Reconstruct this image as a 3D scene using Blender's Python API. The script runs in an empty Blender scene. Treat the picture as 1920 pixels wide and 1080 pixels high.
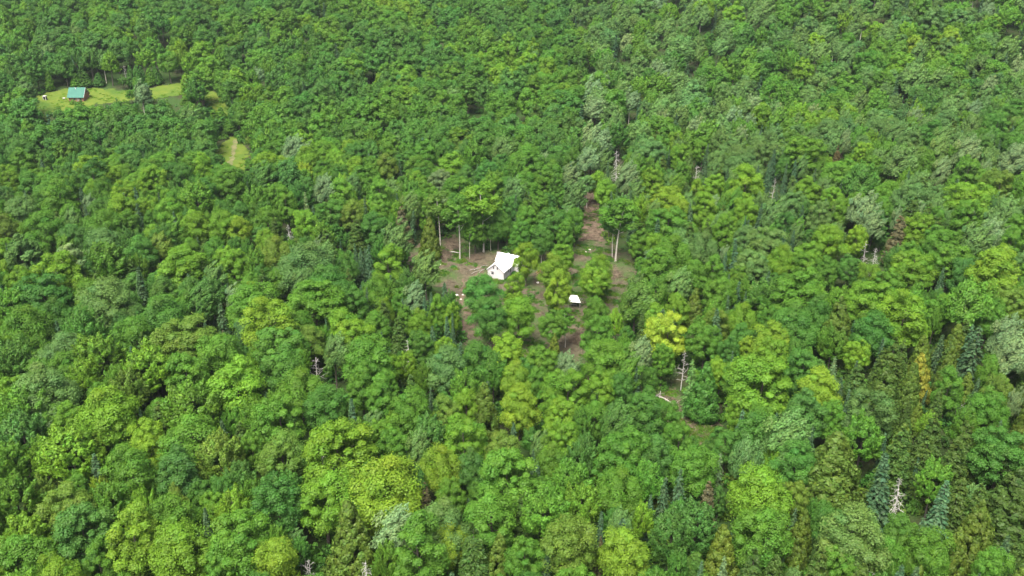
import bpy, bmesh, math, random
import numpy as np
R = math.radians
random.seed(7); rng = np.random.default_rng(7)
sc = bpy.context.scene
col = sc.collection

# ------------------------------------------------------------------ camera, sky, sun, exposure
CAM_Z, PITCH, F = 132.0, R(25.5), 1750.0          # F = focal length in photo pixels (1920 wide)
cam_d = bpy.data.cameras.new("camera"); cam_d.sensor_width = 36; cam_d.lens = 36 * F / 1920
cam_d.clip_start = 1; cam_d.clip_end = 6000
cam = bpy.data.objects.new("camera", cam_d); col.objects.link(cam)
cam.location = (0, 0, CAM_Z); cam.rotation_euler = (R(90) - PITCH, 0, 0)
sc.camera = cam
SUN_EL, SUN_AZ = R(62), R(205)                     # azimuth clockwise from +Y (sun behind the camera, to the left)
w = bpy.data.worlds.new("World"); sc.world = w; w.use_nodes = True
nt = w.node_tree; bg = nt.nodes["Background"]
sky = nt.nodes.new("ShaderNodeTexSky"); sky.sky_type = 'NISHITA'; sky.sun_disc = False
sky.sun_elevation = SUN_EL; sky.sun_rotation = SUN_AZ; sky.air_density = 0.7; sky.dust_density = 8.0; sky.ozone_density = 0.3
nt.links.new(sky.outputs[0], bg.inputs[0]); bg.inputs[1].default_value = 0.112
sun_d = bpy.data.lights.new("sun", 'SUN'); sun_d.energy = 2.6; sun_d.angle = R(34); sun_d.color = (1, .95, .86)
sun = bpy.data.objects.new("sun", sun_d); col.objects.link(sun)
sdir = (math.sin(SUN_AZ) * math.cos(SUN_EL), math.cos(SUN_AZ) * math.cos(SUN_EL), math.sin(SUN_EL))
from mathutils import Vector
sun.rotation_euler = Vector(sdir).to_track_quat('Z', 'Y').to_euler()
sc.view_settings.view_transform = 'Standard'; sc.view_settings.look = 'None'
sc.view_settings.exposure = 1.42; sc.view_settings.gamma = 1
HAZE = 0.00007
sc.cycles.volume_bounces = 0; sc.cycles.max_bounces = 6; sc.cycles.diffuse_bounces = 3; sc.cycles.transmission_bounces = 4
sc.cycles.transparent_max_bounces = 4; sc.cycles.caustics_reflective = False; sc.cycles.caustics_refractive = False

# ------------------------------------------------------------------ terrain and pixel <-> world
def sp(t, k): return k * np.logaddexp(0, t / k)
def terr(x, y):
    x = np.asarray(x, float); y = np.asarray(y, float)
    z = 0.15 * (sp(y - 430, 30) - 0.75 * sp(y - 980, 60))
    z = z + 0.13 * (sp(x - 60, 25) - 0.8 * sp(x - 420, 60))
    far = np.clip((y - 380) / 150, 0, 1)
    z = z + 1.6 * np.sin(x / 47 + 1.3) * np.sin(y / 61 + .4) + far * 3.0 * np.sin(x / 83 + 2.1) * np.cos(y / 70)
    return z
cp, sn = math.cos(PITCH), math.sin(PITCH)
def ray(px, py):
    a = (px - 960) / F; b = -(py - 540) / F
    d = np.array([a, cp + b * sn, -sn + b * cp]); return d / np.linalg.norm(d)
def at(px, py, h=0.0):
    d = ray(px, py); t = 40.0
    for _ in range(4000):
        p = d * t
        if CAM_Z + p[2] <= terr(p[0], p[1]) + h: break
        t += 0.5
    lo, hi = t - .5, t
    for _ in range(14):
        m = (lo + hi) / 2; p = d * m
        if CAM_Z + p[2] <= terr(p[0], p[1]) + h: hi = m
        else: lo = m
    p = d * hi
    return np.array([p[0], p[1], CAM_Z + p[2]])
def proj(x, y, z):
    x = np.asarray(x, float); dz = np.asarray(z, float) - CAM_Z; y = np.asarray(y, float)
    f = y * cp - dz * sn; u = y * sn + dz * cp
    return 960 + F * x / f, 540 - F * u / f, f
def inpoly(px, py, poly):
    px = np.asarray(px, float); py = np.asarray(py, float); c = np.zeros(px.shape, bool)
    n = len(poly)
    for i in range(n):
        x1, y1 = poly[i]; x2, y2 = poly[(i + 1) % n]
        if y1 == y2: continue
        c ^= ((y1 > py) != (y2 > py)) & (px < (x2 - x1) * (py - y1) / (y2 - y1) + x1)
    return c

# ------------------------------------------------------------------ helpers
def tag(o, label=None, cat=None, group=None, kind=None):
    if label: o["label"] = label
    if cat: o["category"] = cat
    if group: o["group"] = group
    if kind: o["kind"] = kind
    return o
def link(o, parent=None):
    col.objects.link(o)
    if parent is not None: o.parent = parent
    return o
def empty(name, loc, rz=0.0):
    o = bpy.data.objects.new(name, None); o.empty_display_size = .5
    o.location = loc; o.rotation_euler = (0, 0, rz); return link(o)
class MB:
    """collects polygons; faces of any size"""
    def __init__(s): s.v = []; s.f = []; s.n = 0; s.mi = []
    def add(s, V, Fc, mi=0):
        V = np.asarray(V, float).reshape(-1, 3)
        s.v.append(V); s.f += [tuple(int(i) + s.n for i in f) for f in Fc]; s.mi += [mi] * len(Fc); s.n += len(V)
    def box(s, c, size, rz=0.0, mi=0):
        x, y, z = [q / 2 for q in size]
        V = np.array([[-x,-y,-z],[x,-y,-z],[x,y,-z],[-x,y,-z],[-x,-y,z],[x,-y,z],[x,y,z],[-x,y,z]])
        c_, s_ = math.cos(rz), math.sin(rz)
        V = V @ np.array([[c_, s_, 0], [-s_, c_, 0], [0, 0, 1]]) + np.array(c)
        s.add(V, [(3,2,1,0),(4,5,6,7),(0,1,5,4),(1,2,6,5),(2,3,7,6),(3,0,4,7)], mi)
    def tube(s, pts, rad, sides=6, mi=0, cap=True):
        pts = np.asarray(pts, float); m = len(pts)
        rad = np.asarray(rad, float) if np.ndim(rad) else np.full(m, float(rad))
        t = np.gradient(pts, axis=0); t /= np.linalg.norm(t, axis=1)[:, None] + 1e-9
        ref = np.array([0, 0, 1.0]) if abs(t[0, 2]) < .9 else np.array([1.0, 0, 0])
        a = np.cross(t, ref); a /= np.linalg.norm(a, axis=1)[:, None] + 1e-9; b = np.cross(t, a)
        ang = np.arange(sides) * 2 * math.pi / sides
        V = pts[:, None] + rad[:, None, None] * (np.cos(ang)[None, :, None] * a[:, None] + np.sin(ang)[None, :, None] * b[:, None])
        Fc = []
        for i in range(m - 1):
            for j in range(sides):
                k = (j + 1) % sides
                Fc.append((i*sides+j, i*sides+k, (i+1)*sides+k, (i+1)*sides+j))
        if cap: Fc.append(tuple(range(sides))); Fc.append(tuple((m-1)*sides + j for j in reversed(range(sides))))
        s.add(V.reshape(-1, 3), Fc, mi)
    def mesh(s, name, mats):
        me = bpy.data.meshes.new(name)
        me.from_pydata(np.concatenate(s.v).tolist(), [], s.f)
        for m in (mats if isinstance(mats, (list, tuple)) else [mats]): me.materials.append(m)
        me.polygons.foreach_set("material_index", s.mi); me.update(); return me
    def build(s, name, mats, parent=None):
        return link(bpy.data.objects.new(name, s.mesh(name, mats)), parent)

# ------------------------------------------------------------------ materials
def mat(name):
    m = bpy.data.materials.new(name); m.use_nodes = True; n = m.node_tree; n.nodes.clear()
    out = n.nodes.new("ShaderNodeOutputMaterial"); return m, n, out
def noise_mat(name, c1, c2, scale, rough=.9, c3=None, scale3=1.0, th3=(.5, .62), bump=0.0, spec=.2):
    m, n, out = mat(name)
    b = n.nodes.new("ShaderNodeBsdfPrincipled"); b.inputs["Roughness"].default_value = rough
    b.inputs["Specular IOR Level"].default_value = spec
    tc = n.nodes.new("ShaderNodeNewGeometry")
    def nz(s, det=6):
        t = n.nodes.new("ShaderNodeTexNoise"); t.inputs["Scale"].default_value = s; t.inputs["Detail"].default_value = det
        n.links.new(tc.outputs["Position"], t.inputs["Vector"]); return t
    t = nz(scale); rp = n.nodes.new("ShaderNodeValToRGB")
    rp.color_ramp.elements[0].position = .32; rp.color_ramp.elements[1].position = .68
    rp.color_ramp.elements[0].color = (*c1, 1); rp.color_ramp.elements[1].color = (*c2, 1)
    n.links.new(t.outputs["Fac"], rp.inputs[0]); cur = rp.outputs[0]
    if c3:
        t3 = nz(scale3); mr = n.nodes.new("ShaderNodeMapRange"); mr.inputs[1].default_value = th3[0]; mr.inputs[2].default_value = th3[1]
        mx = n.nodes.new("ShaderNodeMix"); mx.data_type = 'RGBA'
        n.links.new(t3.outputs["Fac"], mr.inputs[0]); n.links.new(mr.outputs[0], mx.inputs[0])
        n.links.new(cur, mx.inputs[6]); mx.inputs[7].default_value = (*c3, 1); cur = mx.outputs[2]
    n.links.new(cur, b.inputs["Base Color"])
    if bump:
        bp = n.nodes.new("ShaderNodeBump"); bp.inputs["Strength"].default_value = bump; bp.inputs["Distance"].default_value = .3
        t2 = nz(scale * 3); n.links.new(t2.outputs["Fac"], bp.inputs["Height"]); n.links.new(bp.outputs[0], b.inputs["Normal"])
    n.links.new(b.outputs[0], out.inputs[0]); return m
def leaf_mat(name, far, trans=.33, gloss=.012):
    """foliage: tint of the tree x variation stored on each leaf clump"""
    m, n, out = mat(name)
    if far:
        t = n.nodes.new("ShaderNodeAttribute"); t.attribute_type = 'INSTANCER'; t.attribute_name = "tint"
    else:
        t = n.nodes.new("ShaderNodeObjectInfo")
    v = n.nodes.new("ShaderNodeAttribute"); v.attribute_name = "leaf"
    mx = n.nodes.new("ShaderNodeMix"); mx.data_type = 'RGBA'; mx.blend_type = 'MULTIPLY'; mx.inputs[0].default_value = 1
    n.links.new(t.outputs["Color"], mx.inputs[6]); n.links.new(v.outputs["Color"], mx.inputs[7])
    d = n.nodes.new("ShaderNodeBsdfDiffuse"); tr = n.nodes.new("ShaderNodeBsdfTranslucent"); g = n.nodes.new("ShaderNodeBsdfGlossy")
    g.inputs["Roughness"].default_value = .55; g.inputs["Color"].default_value = (1, 1, 1, 1)
    m1 = n.nodes.new("ShaderNodeMixShader"); m1.inputs[0].default_value = trans
    m2 = n.nodes.new("ShaderNodeMixShader"); m2.inputs[0].default_value = gloss
    n.links.new(mx.outputs[2], d.inputs[0]); n.links.new(mx.outputs[2], tr.inputs[0])
    n.links.new(d.outputs[0], m1.inputs[1]); n.links.new(tr.outputs[0], m1.inputs[2])
    n.links.new(m1.outputs[0], m2.inputs[1]); n.links.new(g.outputs[0], m2.inputs[2])
    n.links.new(m2.outputs[0], out.inputs[0]); return m
M = {}
M['leaf'] = leaf_mat("foliage", False); M['leaf_far'] = leaf_mat("foliage_of_the_forest", True)
M['bark'] = noise_mat("brown_grey_bark", (.055, .048, .040), (.11, .10, .085), 3)
M['birch'] = noise_mat("pale_birch_bark", (.34, .32, .28), (.52, .50, .45), 2.5)
M['dead'] = noise_mat("weathered_dead_wood", (.27, .27, .26), (.48, .475, .45), 2)
M['floor'] = noise_mat("forest_floor", (.024, .034, .012), (.045, .048, .022), .5, 1, (.030, .066, .014), .12, (.36, .55), .6)
M['soil'] = noise_mat("bare_clearing_soil", (.060, .053, .034), (.108, .094, .062), .8, 1, (.050, .086, .024), .085, (.46, .60), .8)
M['track'] = noise_mat("churned_track_soil", (.085, .062, .046), (.15, .112, .080), .6, 1, (.07, .085, .04), .3, (.55, .7), .8)
M['meadow'] = noise_mat("meadow_grass", (.070, .122, .014), (.102, .140, .019), .35, 1, (.052, .105, .014), .05, (.5, .6), .5)
M['rut'] = noise_mat("worn_two_wheel_track", (.10, .12, .045), (.16, .155, .075), .4, 1)
M['white'] = noise_mat("white_painted_siding", (.47, .465, .48), (.54, .535, .54), .8, .6)
M['white_roof'] = noise_mat("white_metal_roof", (.70, .71, .72), (.78, .78, .78), .3, .5, spec=.3)
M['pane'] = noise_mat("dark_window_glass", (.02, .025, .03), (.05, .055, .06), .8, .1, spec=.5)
M['grey_trim'] = noise_mat("grey_trim", (.22, .21, .22), (.30, .29, .30), 2, .7)
M['green_roof'] = noise_mat("green_metal_roof", (.013, .110, .080), (.020, .135, .098), .5, .5, spec=.25)
M['logwall'] = noise_mat("brown_log_wall", (.22, .11, .075), (.34, .19, .14), 1.5, .85)
M['timber'] = noise_mat("orange_brown_timber", (.30, .17, .06), (.42, .26, .10), 2, .8)
M['grey_timber'] = noise_mat("weathered_boards", (.19, .18, .16), (.33, .31, .28), 2, .9)
M['brush'] = noise_mat("dry_brown_brush", (.085, .066, .046), (.185, .150, .108), 1.2, 1)
M['stone'] = noise_mat("pale_stone", (.40, .38, .34), (.62, .60, .55), 1.5, .9)

# ------------------------------------------------------------------ ground
GX0, GX1, GY0, GY1, GS = -760, 760, -60, 1400, 5.0
def grid_sheet(x, y, dz): return terr(x, y) + dz
def ground():
    xs = np.arange(GX0, GX1 + .1, GS); ys = np.arange(GY0, GY1 + .1, GS)
    # far skirt to the horizon
    xs = np.concatenate([[-6000, -3000, -1500], xs, [1500, 3000, 6000]]); ys = np.concatenate([[-6000, -1500], ys, [1500, 3000, 6000]])
    X, Y = np.meshgrid(xs, ys); Xc = np.clip(X, GX0, GX1); Yc = np.clip(Y, GY0, GY1)
    Z = terr(Xc, Yc); n, m = X.shape
    V = np.stack([X, Y, Z], -1).reshape(-1, 3)
    i = np.arange((n - 1) * (m - 1)); r, c = i // (m - 1), i % (m - 1); a = r * m + c
    Fc = np.stack([a, a + 1, a + m + 1, a + m], 1)
    me = bpy.data.meshes.new("ground"); me.from_pydata(V.tolist(), [], Fc.tolist()); me.materials.append(M['floor'])
    me.polygons.foreach_set("use_smooth", [True] * len(Fc)); me.update()
    return tag(link(bpy.data.objects.new("ground", me)), "dark forest floor under the trees", None, None, "structure")
ground()
def wob(x, y, a):
    return a * (np.sin(x * .61 + y * .37) + np.sin(y * .83 - x * .45 + 1.7) * .7 + np.sin(x * 1.7 + 2 * np.sin(y * .9)) * .5), \
           a * (np.sin(x * .53 - y * .71 + .6) + np.sin(y * 1.9 + 1.1 * np.sin(x)) * .5 + np.cos(x * .97 + y * .2) * .7)
def sheet(name, m, px_poly, dz, label, cell=.6, wa=.8, world=False):
    poly = px_poly if world else [tuple(at(px, py)[:2]) for px, py in px_poly]
    P = np.array(poly); x0, y0 = P.min(0) - 4; x1, y1 = P.max(0) + 4
    xs = np.arange(x0, x1, cell); ys = np.arange(y0, y1, cell); X, Y = np.meshgrid(xs, ys)
    cx, cy = X[:-1, :-1] + cell / 2, Y[:-1, :-1] + cell / 2; wx, wy = wob(cx, cy, wa)
    k = inpoly(cx + wx, cy + wy, poly)
    n, mm = X.shape; idx = np.argwhere(k); a = idx[:, 0] * mm + idx[:, 1]
    Fc = np.stack([a, a + 1, a + mm + 1, a + mm], 1)
    used, inv = np.unique(Fc, return_inverse=True); Fc = inv.reshape(Fc.shape)
    V = np.stack([X, Y, terr(X, Y) + dz], -1).reshape(-1, 3)[used]
    # lumps of turned soil
    V[:, 2] += .10 + .09 * np.sin(V[:, 0] * 1.3 + np.sin(V[:, 1])) * np.sin(V[:, 1] * 1.1)
    me = bpy.data.meshes.new(name); me.from_pydata(V.tolist(), [], Fc.tolist()); me.materials.append(m)
    me.polygons.foreach_set("use_smooth", [True] * len(Fc)); me.update()
    tag(link(bpy.data.objects.new(name, me)), label, None, None, "structure"); return poly
CLEAR = [(768,505),(768,472),(800,452),(850,440),(910,470),(985,468),(1062,466),(1082,452),(1085,375),(1126,375),(1132,452),(1190,478),
         (1196,515),(1180,600),(1150,640),(1130,700),(1080,720),(980,720),(950,700),(880,680),(862,600),(848,550),(800,525)]
clear_w = sheet("clearing", M['soil'], CLEAR, .03, "bare brown clearing around the white house")
TRACK = [(1088,452),(1083,378),(1100,340),(1128,330),(1128,378),(1132,452)]
track_w = sheet("skid_track", M['track'], TRACK, .10, "churned brown skid track leading up from the clearing")
DRIVE = [(905,500),(922,514),(885,545),(882,570),(890,600),(885,625),(872,625),(866,590),(858,555),(868,530)]
drive_w = sheet("dirt_path", M['track'], DRIVE, .10, "pale orange dirt path beside the white house")
GAP = [(1195,735),(1262,732),(1290,775),(1345,785),(1365,830),(1370,880),(1320,850),(1270,810),(1225,775)]
gap_w = sheet("brushy_opening", M['soil'], GAP, .03, "small brushy opening with fallen logs")
MEADOW = [(40,206),(70,180),(120,168),(180,166),(260,172),(300,160),(345,156),(398,170),(432,196),(432,222),(404,220),(388,190),(345,177),(300,185),(236,191),(185,194),(128,212),(85,213)]
mead_w = sheet("meadow", M['meadow'], MEADOW, .03, "yellow green meadow around the green roofed cabin", 1.0)
MEAD2 = [(432,256),(446,258),(462,280),(464,315),(440,330),(405,300),(402,284),(420,268)]
mead2_w = sheet("meadow", M['meadow'], MEAD2, .06, "yellow green grass strip at the bend of the track", .8)
RUT = [(437,262),(444,262),(443,285),(434,310),(425,325),(418,325),(428,302),(436,282)]
rut_w = sheet("grass_track", M['rut'], RUT, .12, "worn two wheel track through the grass strip", .5, .3)
# what the photo sees of open ground: no filler tree may stand in front of it (photo pixels)
VIS = [
 [(768,500),(775,462),(850,450),(905,482),(940,478),(968,480),(966,522),(905,525),(878,540),(862,550),(805,512)],
 [(858,540),(880,540),(888,600),(884,640),(874,612)], [(896,625),(932,612),(946,640),(930,662),(902,650)],
 [(990,495),(1030,490),(1025,510),(995,512)], [(995,520),(1018,530),(1010,570),(985,545)],
 [(1065,470),(1090,450),(1092,385),(1118,385),(1120,452),(1185,482),(1180,520),(1160,580),(1150,580),(1140,510),(1085,500)],
 [(1058,552),(1098,552),(1095,585),(1060,580)], [(1058,598),(1106,598),(1098,655),(1072,676),(1000,678),(1012,640),(1030,615)],
 [(1075,500),(1085,500),(1090,545),(1065,545)],
 [(1205,738),(1260,742),(1285,780),(1335,790),(1345,825),(1310,815),(1265,785),(1230,762)],
 [(72,200),(88,186),(125,177),(130,188),(122,204),(85,208)], [(184,183),(236,179),(234,191),(186,191)],
 [(278,179),(338,167),(350,174),(330,181),(285,185)], [(388,180),(400,182),(421,199),(419,213),(403,207),(392,192)], [(410,285),(430,266),(447,261),(462,284),(458,309),(442,314)],
 [(124,163),(178,163),(178,188),(124,188)], [(76,178),(92,178),(90,190),(78,190)],
]

# ------------------------------------------------------------------ tree meshes
def norm(a): return a / (np.linalg.norm(a, axis=-1, keepdims=True) + 1e-9)
def quads(c, nrm, size, elong=1.0, axis=None):
    """one leaf clump per row: a diamond facing nrm, its long side along axis"""
    n = len(c); nrm = norm(nrm)
    if axis is None: axis = rng.normal(size=(n, 3))
    a = norm(axis - nrm * (axis * nrm).sum(1, keepdims=True)); b = np.cross(nrm, a)
    s = np.asarray(size).reshape(-1, 1) * np.ones((n, 1)) * .5; l = s * elong
    return np.stack([c - a * l, c + b * s * .85 + a * l * .15, c + a * l, c - b * s * .85 + a * l * .05], 1)
def leafvar(n, lobe=None, amt=.07, hue=.045):
    v = 1 + rng.normal(0, amt, n); h = rng.normal(0, hue, n)
    if lobe is not None:
        k = int(lobe.max()) + 1; v *= (1 + rng.normal(0, .08, k))[lobe]; h = h + rng.normal(0, .05, k)[lobe]
    v = np.clip(v, .5, 1.7)
    return np.stack([v * (1 + h), v, v * (1 - h * .6), np.ones(n)], 1)
def sph(n): return norm(rng.normal(size=(n, 3)))
def crown_round(Rr, H, base, nl, lr, leaf, per, flat=.8, top=1.0, open_=0.0):
    """dome of leafy lobes; Rr radius, H total height, base crown base height"""
    hc = H - base; ctr = np.array([0, 0, base + hc * .42])
    ph = rng.uniform(0, 6.28, 4)
    d = []
    while len(d) < nl:
        q = sph(1)[0]
        if q[2] < -.55 and rng.random() < .8: continue
        if d and (np.array(d) @ q).max() > math.cos(.55 * math.sqrt(40 / nl)) and rng.random() < .85: continue
        d.append(q)
    d = np.array(d); az = np.arctan2(d[:, 1], d[:, 0])
    k = 1 + .13 * np.sin(2 * az + ph[0]) + .10 * np.sin(3 * az + ph[1] + d[:, 2] * 2) + rng.normal(0, .07, nl)
    zz = np.where(d[:, 2] > 0, hc * .58, hc * .42)
    L = ctr + np.stack([d[:, 0] * Rr * k, d[:, 1] * Rr * k, d[:, 2] * zz * k * top], 1) * .80
    inner = rng.random(nl) < .18; L[inner] = ctr + (L[inner] - ctr) * .6
    r = lr * rng.uniform(.5, 1.4, nl)
    lob = np.repeat(np.arange(nl), per); q = sph(nl * per)
    out = norm(L - ctr)[lob]
    q = norm(q + .35 * out + np.array([0, 0, .25]))
    rad = r[lob] * np.where(rng.random(nl * per) < .16, rng.uniform(.4, 1.38, nl * per), rng.uniform(.62, 1.12, nl * per)) * (1 + .18 * np.sin(q[:, 0] * 5 + lob) * np.sin(q[:, 1] * 5 + lob * 2))
    c = L[lob] + q * rad[:, None] * np.array([1, 1, flat])
    # thin what sits deep inside the crown
    e = (c - ctr) / np.array([Rr, Rr, hc * .55]); deep = (np.linalg.norm(e, axis=1) < .55) & (rng.random(len(c)) < .75)
    keep = ~deep & (rng.random(len(c)) > open_)
    c, q, lob = c[keep], q[keep], lob[keep]
    nr = q * .8 + rng.normal(0, .30, c.shape) + np.array([0, 0, .25])
    return quads(c, nr, leaf * rng.uniform(.65, 1.35, len(c)), 1.15), leafvar(len(c), lob)
def crown_feather(Rr, H, base, nl, ln, leaf, per, wind=None):
    """upswept sprays (ash, young maple); with wind the sprays stream to one side"""
    hc = H - base; ctr = np.array([0, 0, base + hc * .40]); d = sph(nl * 3)
    d = d[d[:, 2] > -.5][:nl]; nl = len(d); az = np.arctan2(d[:, 1], d[:, 0]); ph = rng.uniform(0, 6.28)
    k = 1 + .14 * np.sin(2 * az + ph) + rng.normal(0, .09, nl)
    zz = np.where(d[:, 2] > 0, hc * .6, hc * .4)
    S = ctr + np.stack([d[:, 0] * Rr * k, d[:, 1] * Rr * k, d[:, 2] * zz * k], 1) * rng.uniform(.55, .8, (nl, 1))
    ax = norm(d * .55 + np.array([0, 0, .75]) + rng.normal(0, .18, (nl, 3)))
    if wind is not None: ax = norm(ax * .4 + np.array(wind) + rng.normal(0, .16, (nl, 3)))
    lob = np.repeat(np.arange(nl), per); t = rng.random(nl * per); L = ln * rng.uniform(.6, 1.35, nl)
    side = sph(nl * per); side -= ax[lob] * (side * ax[lob]).sum(1, keepdims=True)
    wdt = .36 * L[lob] * np.sin(np.clip(t * .9 + .12, 0, 1) * math.pi) ** .8 * rng.uniform(.3, 1.0, nl * per)
    c = S[lob] + ax[lob] * (t * L[lob])[:, None] + norm(side) * wdt[:, None]
    nr = norm(side) + d[lob] * .6 + rng.normal(0, .4, c.shape) + np.array([0, 0, .2])
    axis = ax[lob] + rng.normal(0, .35, c.shape)
    return quads(c, nr, leaf * rng.uniform(.6, 1.2, len(c)), 1.9 if wind is not None else 1.6, axis), leafvar(len(c), lob, .18)
def crown_spruce(Rr, H, base, whorls, br, leaf, per, droop=.25, power=.85, gap=0.0):
    C, Nn, A, lob = [], [], [], []
    b = 0
    for i in range(whorls):
        f = (i + .3) / whorls; z = base + (H - base) * f; rr = Rr * (1 - f) ** power * rng.uniform(.85, 1.12)
        n = max(4, int(br * (.45 + .55 * (1 - f))))
        for j in range(n):
            if rng.random() < gap: continue
            a = 6.283 * (j + rng.random() * .8) / n + i; ln = rr * rng.uniform(.7, 1.15) + .12
            m = max(3, int(per * (ln / Rr) + 2)); t = np.sqrt(rng.random(m))
            dr = np.array([math.cos(a), math.sin(a), 0]); sd = np.array([-dr[1], dr[0], 0])
            w_ = rng.uniform(-1, 1, m) * .26 * ln * (1.15 - t)
            p = dr * (t * ln)[:, None] + sd * w_[:, None]
            p[:, 2] = z + .10 * ln - droop * ln * t ** 1.6 + rng.normal(0, .06, m) - .12 * np.abs(w_)
            C.append(p); Nn.append(np.tile(np.array([0, 0, 1.0]) + dr * .55, (m, 1)) + rng.normal(0, .32, (m, 3)))
            A.append(np.tile(dr, (m, 1)) + sd * (np.sign(w_) * .6)[:, None] + rng.normal(0, .2, (m, 3)))
            lob += [b] * m; b += 1
    m = 14; p = np.zeros((m, 3)); p[:, 2] = H - rng.random(m) * H * .07; p[:, :2] = rng.normal(0, .07, (m, 2))
    C.append(p); Nn.append(sph(m)); A.append(np.tile([0, 0, 1.0], (m, 1))); lob += [b] * m
    C = np.concatenate(C); lob = np.array(lob)
    return quads(C, np.concatenate(Nn), leaf * rng.uniform(.65, 1.3, len(C)), 1.7, np.concatenate(A)), leafvar(len(C), lob, .15, .07)
def crown_cedar(Rr, H, base, nl, lr, leaf, per):
    """dense cone of small upright tufts"""
    f = 1 - rng.random(nl) ** .66; az = rng.uniform(0, 6.283, nl); ph = rng.uniform(0, 6.28, 2)
    rr = Rr * np.clip(1 - f, 0, 1) ** .75 * (1 + .14 * np.sin(3 * az + ph[0]) + .1 * np.sin(5 * az + 9 * f)) * rng.uniform(.78, 1.05, nl)
    rr *= np.clip(f / .10, .55, 1)
    d = np.stack([np.cos(az), np.sin(az), 0 * az], 1); L = d * rr[:, None]; L[:, 2] = base + (H - base) * f
    lob = np.repeat(np.arange(nl), per); q = sph(nl * per); q = norm(q + .5 * d[lob] + np.array([0, 0, .2]))
    r = lr * rng.uniform(.6, 1.3, nl) * (1 - .55 * f)
    c = L[lob] + q * (r[lob] * rng.uniform(.6, 1.05, len(q)))[:, None] * np.array([.85, .85, 1.25])
    axis = np.array([0, 0, 1.0]) + d[lob] * .5 + rng.normal(0, .4, c.shape)
    return quads(c, q + rng.normal(0, .4, c.shape) + d[lob] * .3, leaf * rng.uniform(.6, 1.3, len(c)), 1.5, axis), leafvar(len(c), lob, .12, .05)
def crown_hemlock(Rr, H, base, nb, leaf, per):
    """layered drooping sprays with gaps between the layers"""
    C, Nn, A, lob = [], [], [], []
    for b in range(nb):
        f = 1 - rng.random() ** .62; z = base + (H - base) * f; a = rng.uniform(0, 6.283)
        ln = (Rr * (1 - f) ** .7) * rng.uniform(.75, 1.12) + .2; m = max(6, int(per * (.35 + .65 * ln / Rr)))
        t = rng.uniform(.2, 1, m); dr = np.array([math.cos(a), math.sin(a), 0]); sd = np.array([-dr[1], dr[0], 0])
        w_ = rng.uniform(-1, 1, m) * .42 * ln * np.sin(np.clip(t, 0, 1) * 2.7)
        p = dr * (t * ln)[:, None] + sd * w_[:, None]; p[:, 2] = z + .30 * ln * t - .42 * ln * t ** 3 + rng.normal(0, .10, m) - .10 * np.abs(w_)
        C.append(p); Nn.append(np.tile(np.array([0, 0, 1.0]) + dr * .3, (m, 1)) + rng.normal(0, .35, (m, 3)))
        A.append(np.tile(dr, (m, 1)) + sd * (np.sign(w_) * .7)[:, None] + rng.normal(0, .2, (m, 3))); lob += [b] * m
    C = np.concatenate(C); lob = np.array(lob)
    return quads(C, np.concatenate(Nn), leaf * rng.uniform(.6, 1.3, len(C)), 1.8, np.concatenate(A)), leafvar(len(C), lob, .15, .08)
def crown_mesh(name, Q, colr, m):
    n = len(Q); me = bpy.data.meshes.new(name)
    me.vertices.add(n * 4); me.vertices.foreach_set("co", Q.reshape(-1).astype(np.float32))
    me.loops.add(n * 4); me.loops.foreach_set("vertex_index", np.arange(n * 4, dtype=np.int32))
    me.polygons.add(n); me.polygons.foreach_set("loop_start", np.arange(0, n * 4, 4, dtype=np.int32))
    at_ = me.attributes.new("leaf", 'FLOAT_COLOR', 'FACE'); at_.data.foreach_set("color", colr.reshape(-1).astype(np.float32))
    me.materials.append(m); me.update(calc_edges=True); return me
def trunk_mb(H, r0, top, nb, spread, lean=.0, low=.35, sides=6, twigs=0):
    mb = MB(); n = 7; t = np.linspace(0, 1, n); ph = rng.uniform(0, 6.28)
    P = np.stack([lean * H * t ** 1.3 + .012 * H * np.sin(3 * t + ph), .012 * H * np.cos(2.3 * t + ph), H * top * t - .4 * (t == 0)], 1)
    mb.tube(P, r0 * (1.25 - t) ** 1.0 * np.where(t == 0, 1.15, 1) * .85 + .02, sides)
    for b in range(nb):
        f = low + (1 - low) * (b + rng.random()) / nb * .92; i = f * (n - 1); k = min(int(i), n - 2); s = P[k] + (P[k + 1] - P[k]) * (i - k)
        a = 2.4 * b + rng.random(); ln = spread * (1.15 - f) * rng.uniform(.7, 1.25)
        d = np.array([math.cos(a), math.sin(a), rng.uniform(.3, .9)]); u = np.linspace(0, 1, 4)[:, None]
        q = s + d * ln * u + np.array([0, 0, .25 * ln]) * u ** 2
        mb.tube(q, r0 * .42 * (1.15 - f) * (1.1 - u[:, 0]) + .012, 4, cap=False)
        for w_ in range(twigs):
            v = rng.uniform(.35, .95); s2 = s + d * ln * v + np.array([0, 0, .25 * ln]) * v * v; d2 = d + rng.normal(0, .7, 3)
            mb.tube(np.array([s2, s2 + d2 * ln * .28, s2 + d2 * ln * .45 + [0, 0, .1 * ln]]), [r0 * .14, r0 * .09, .01], 3, cap=False)
    return mb
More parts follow.
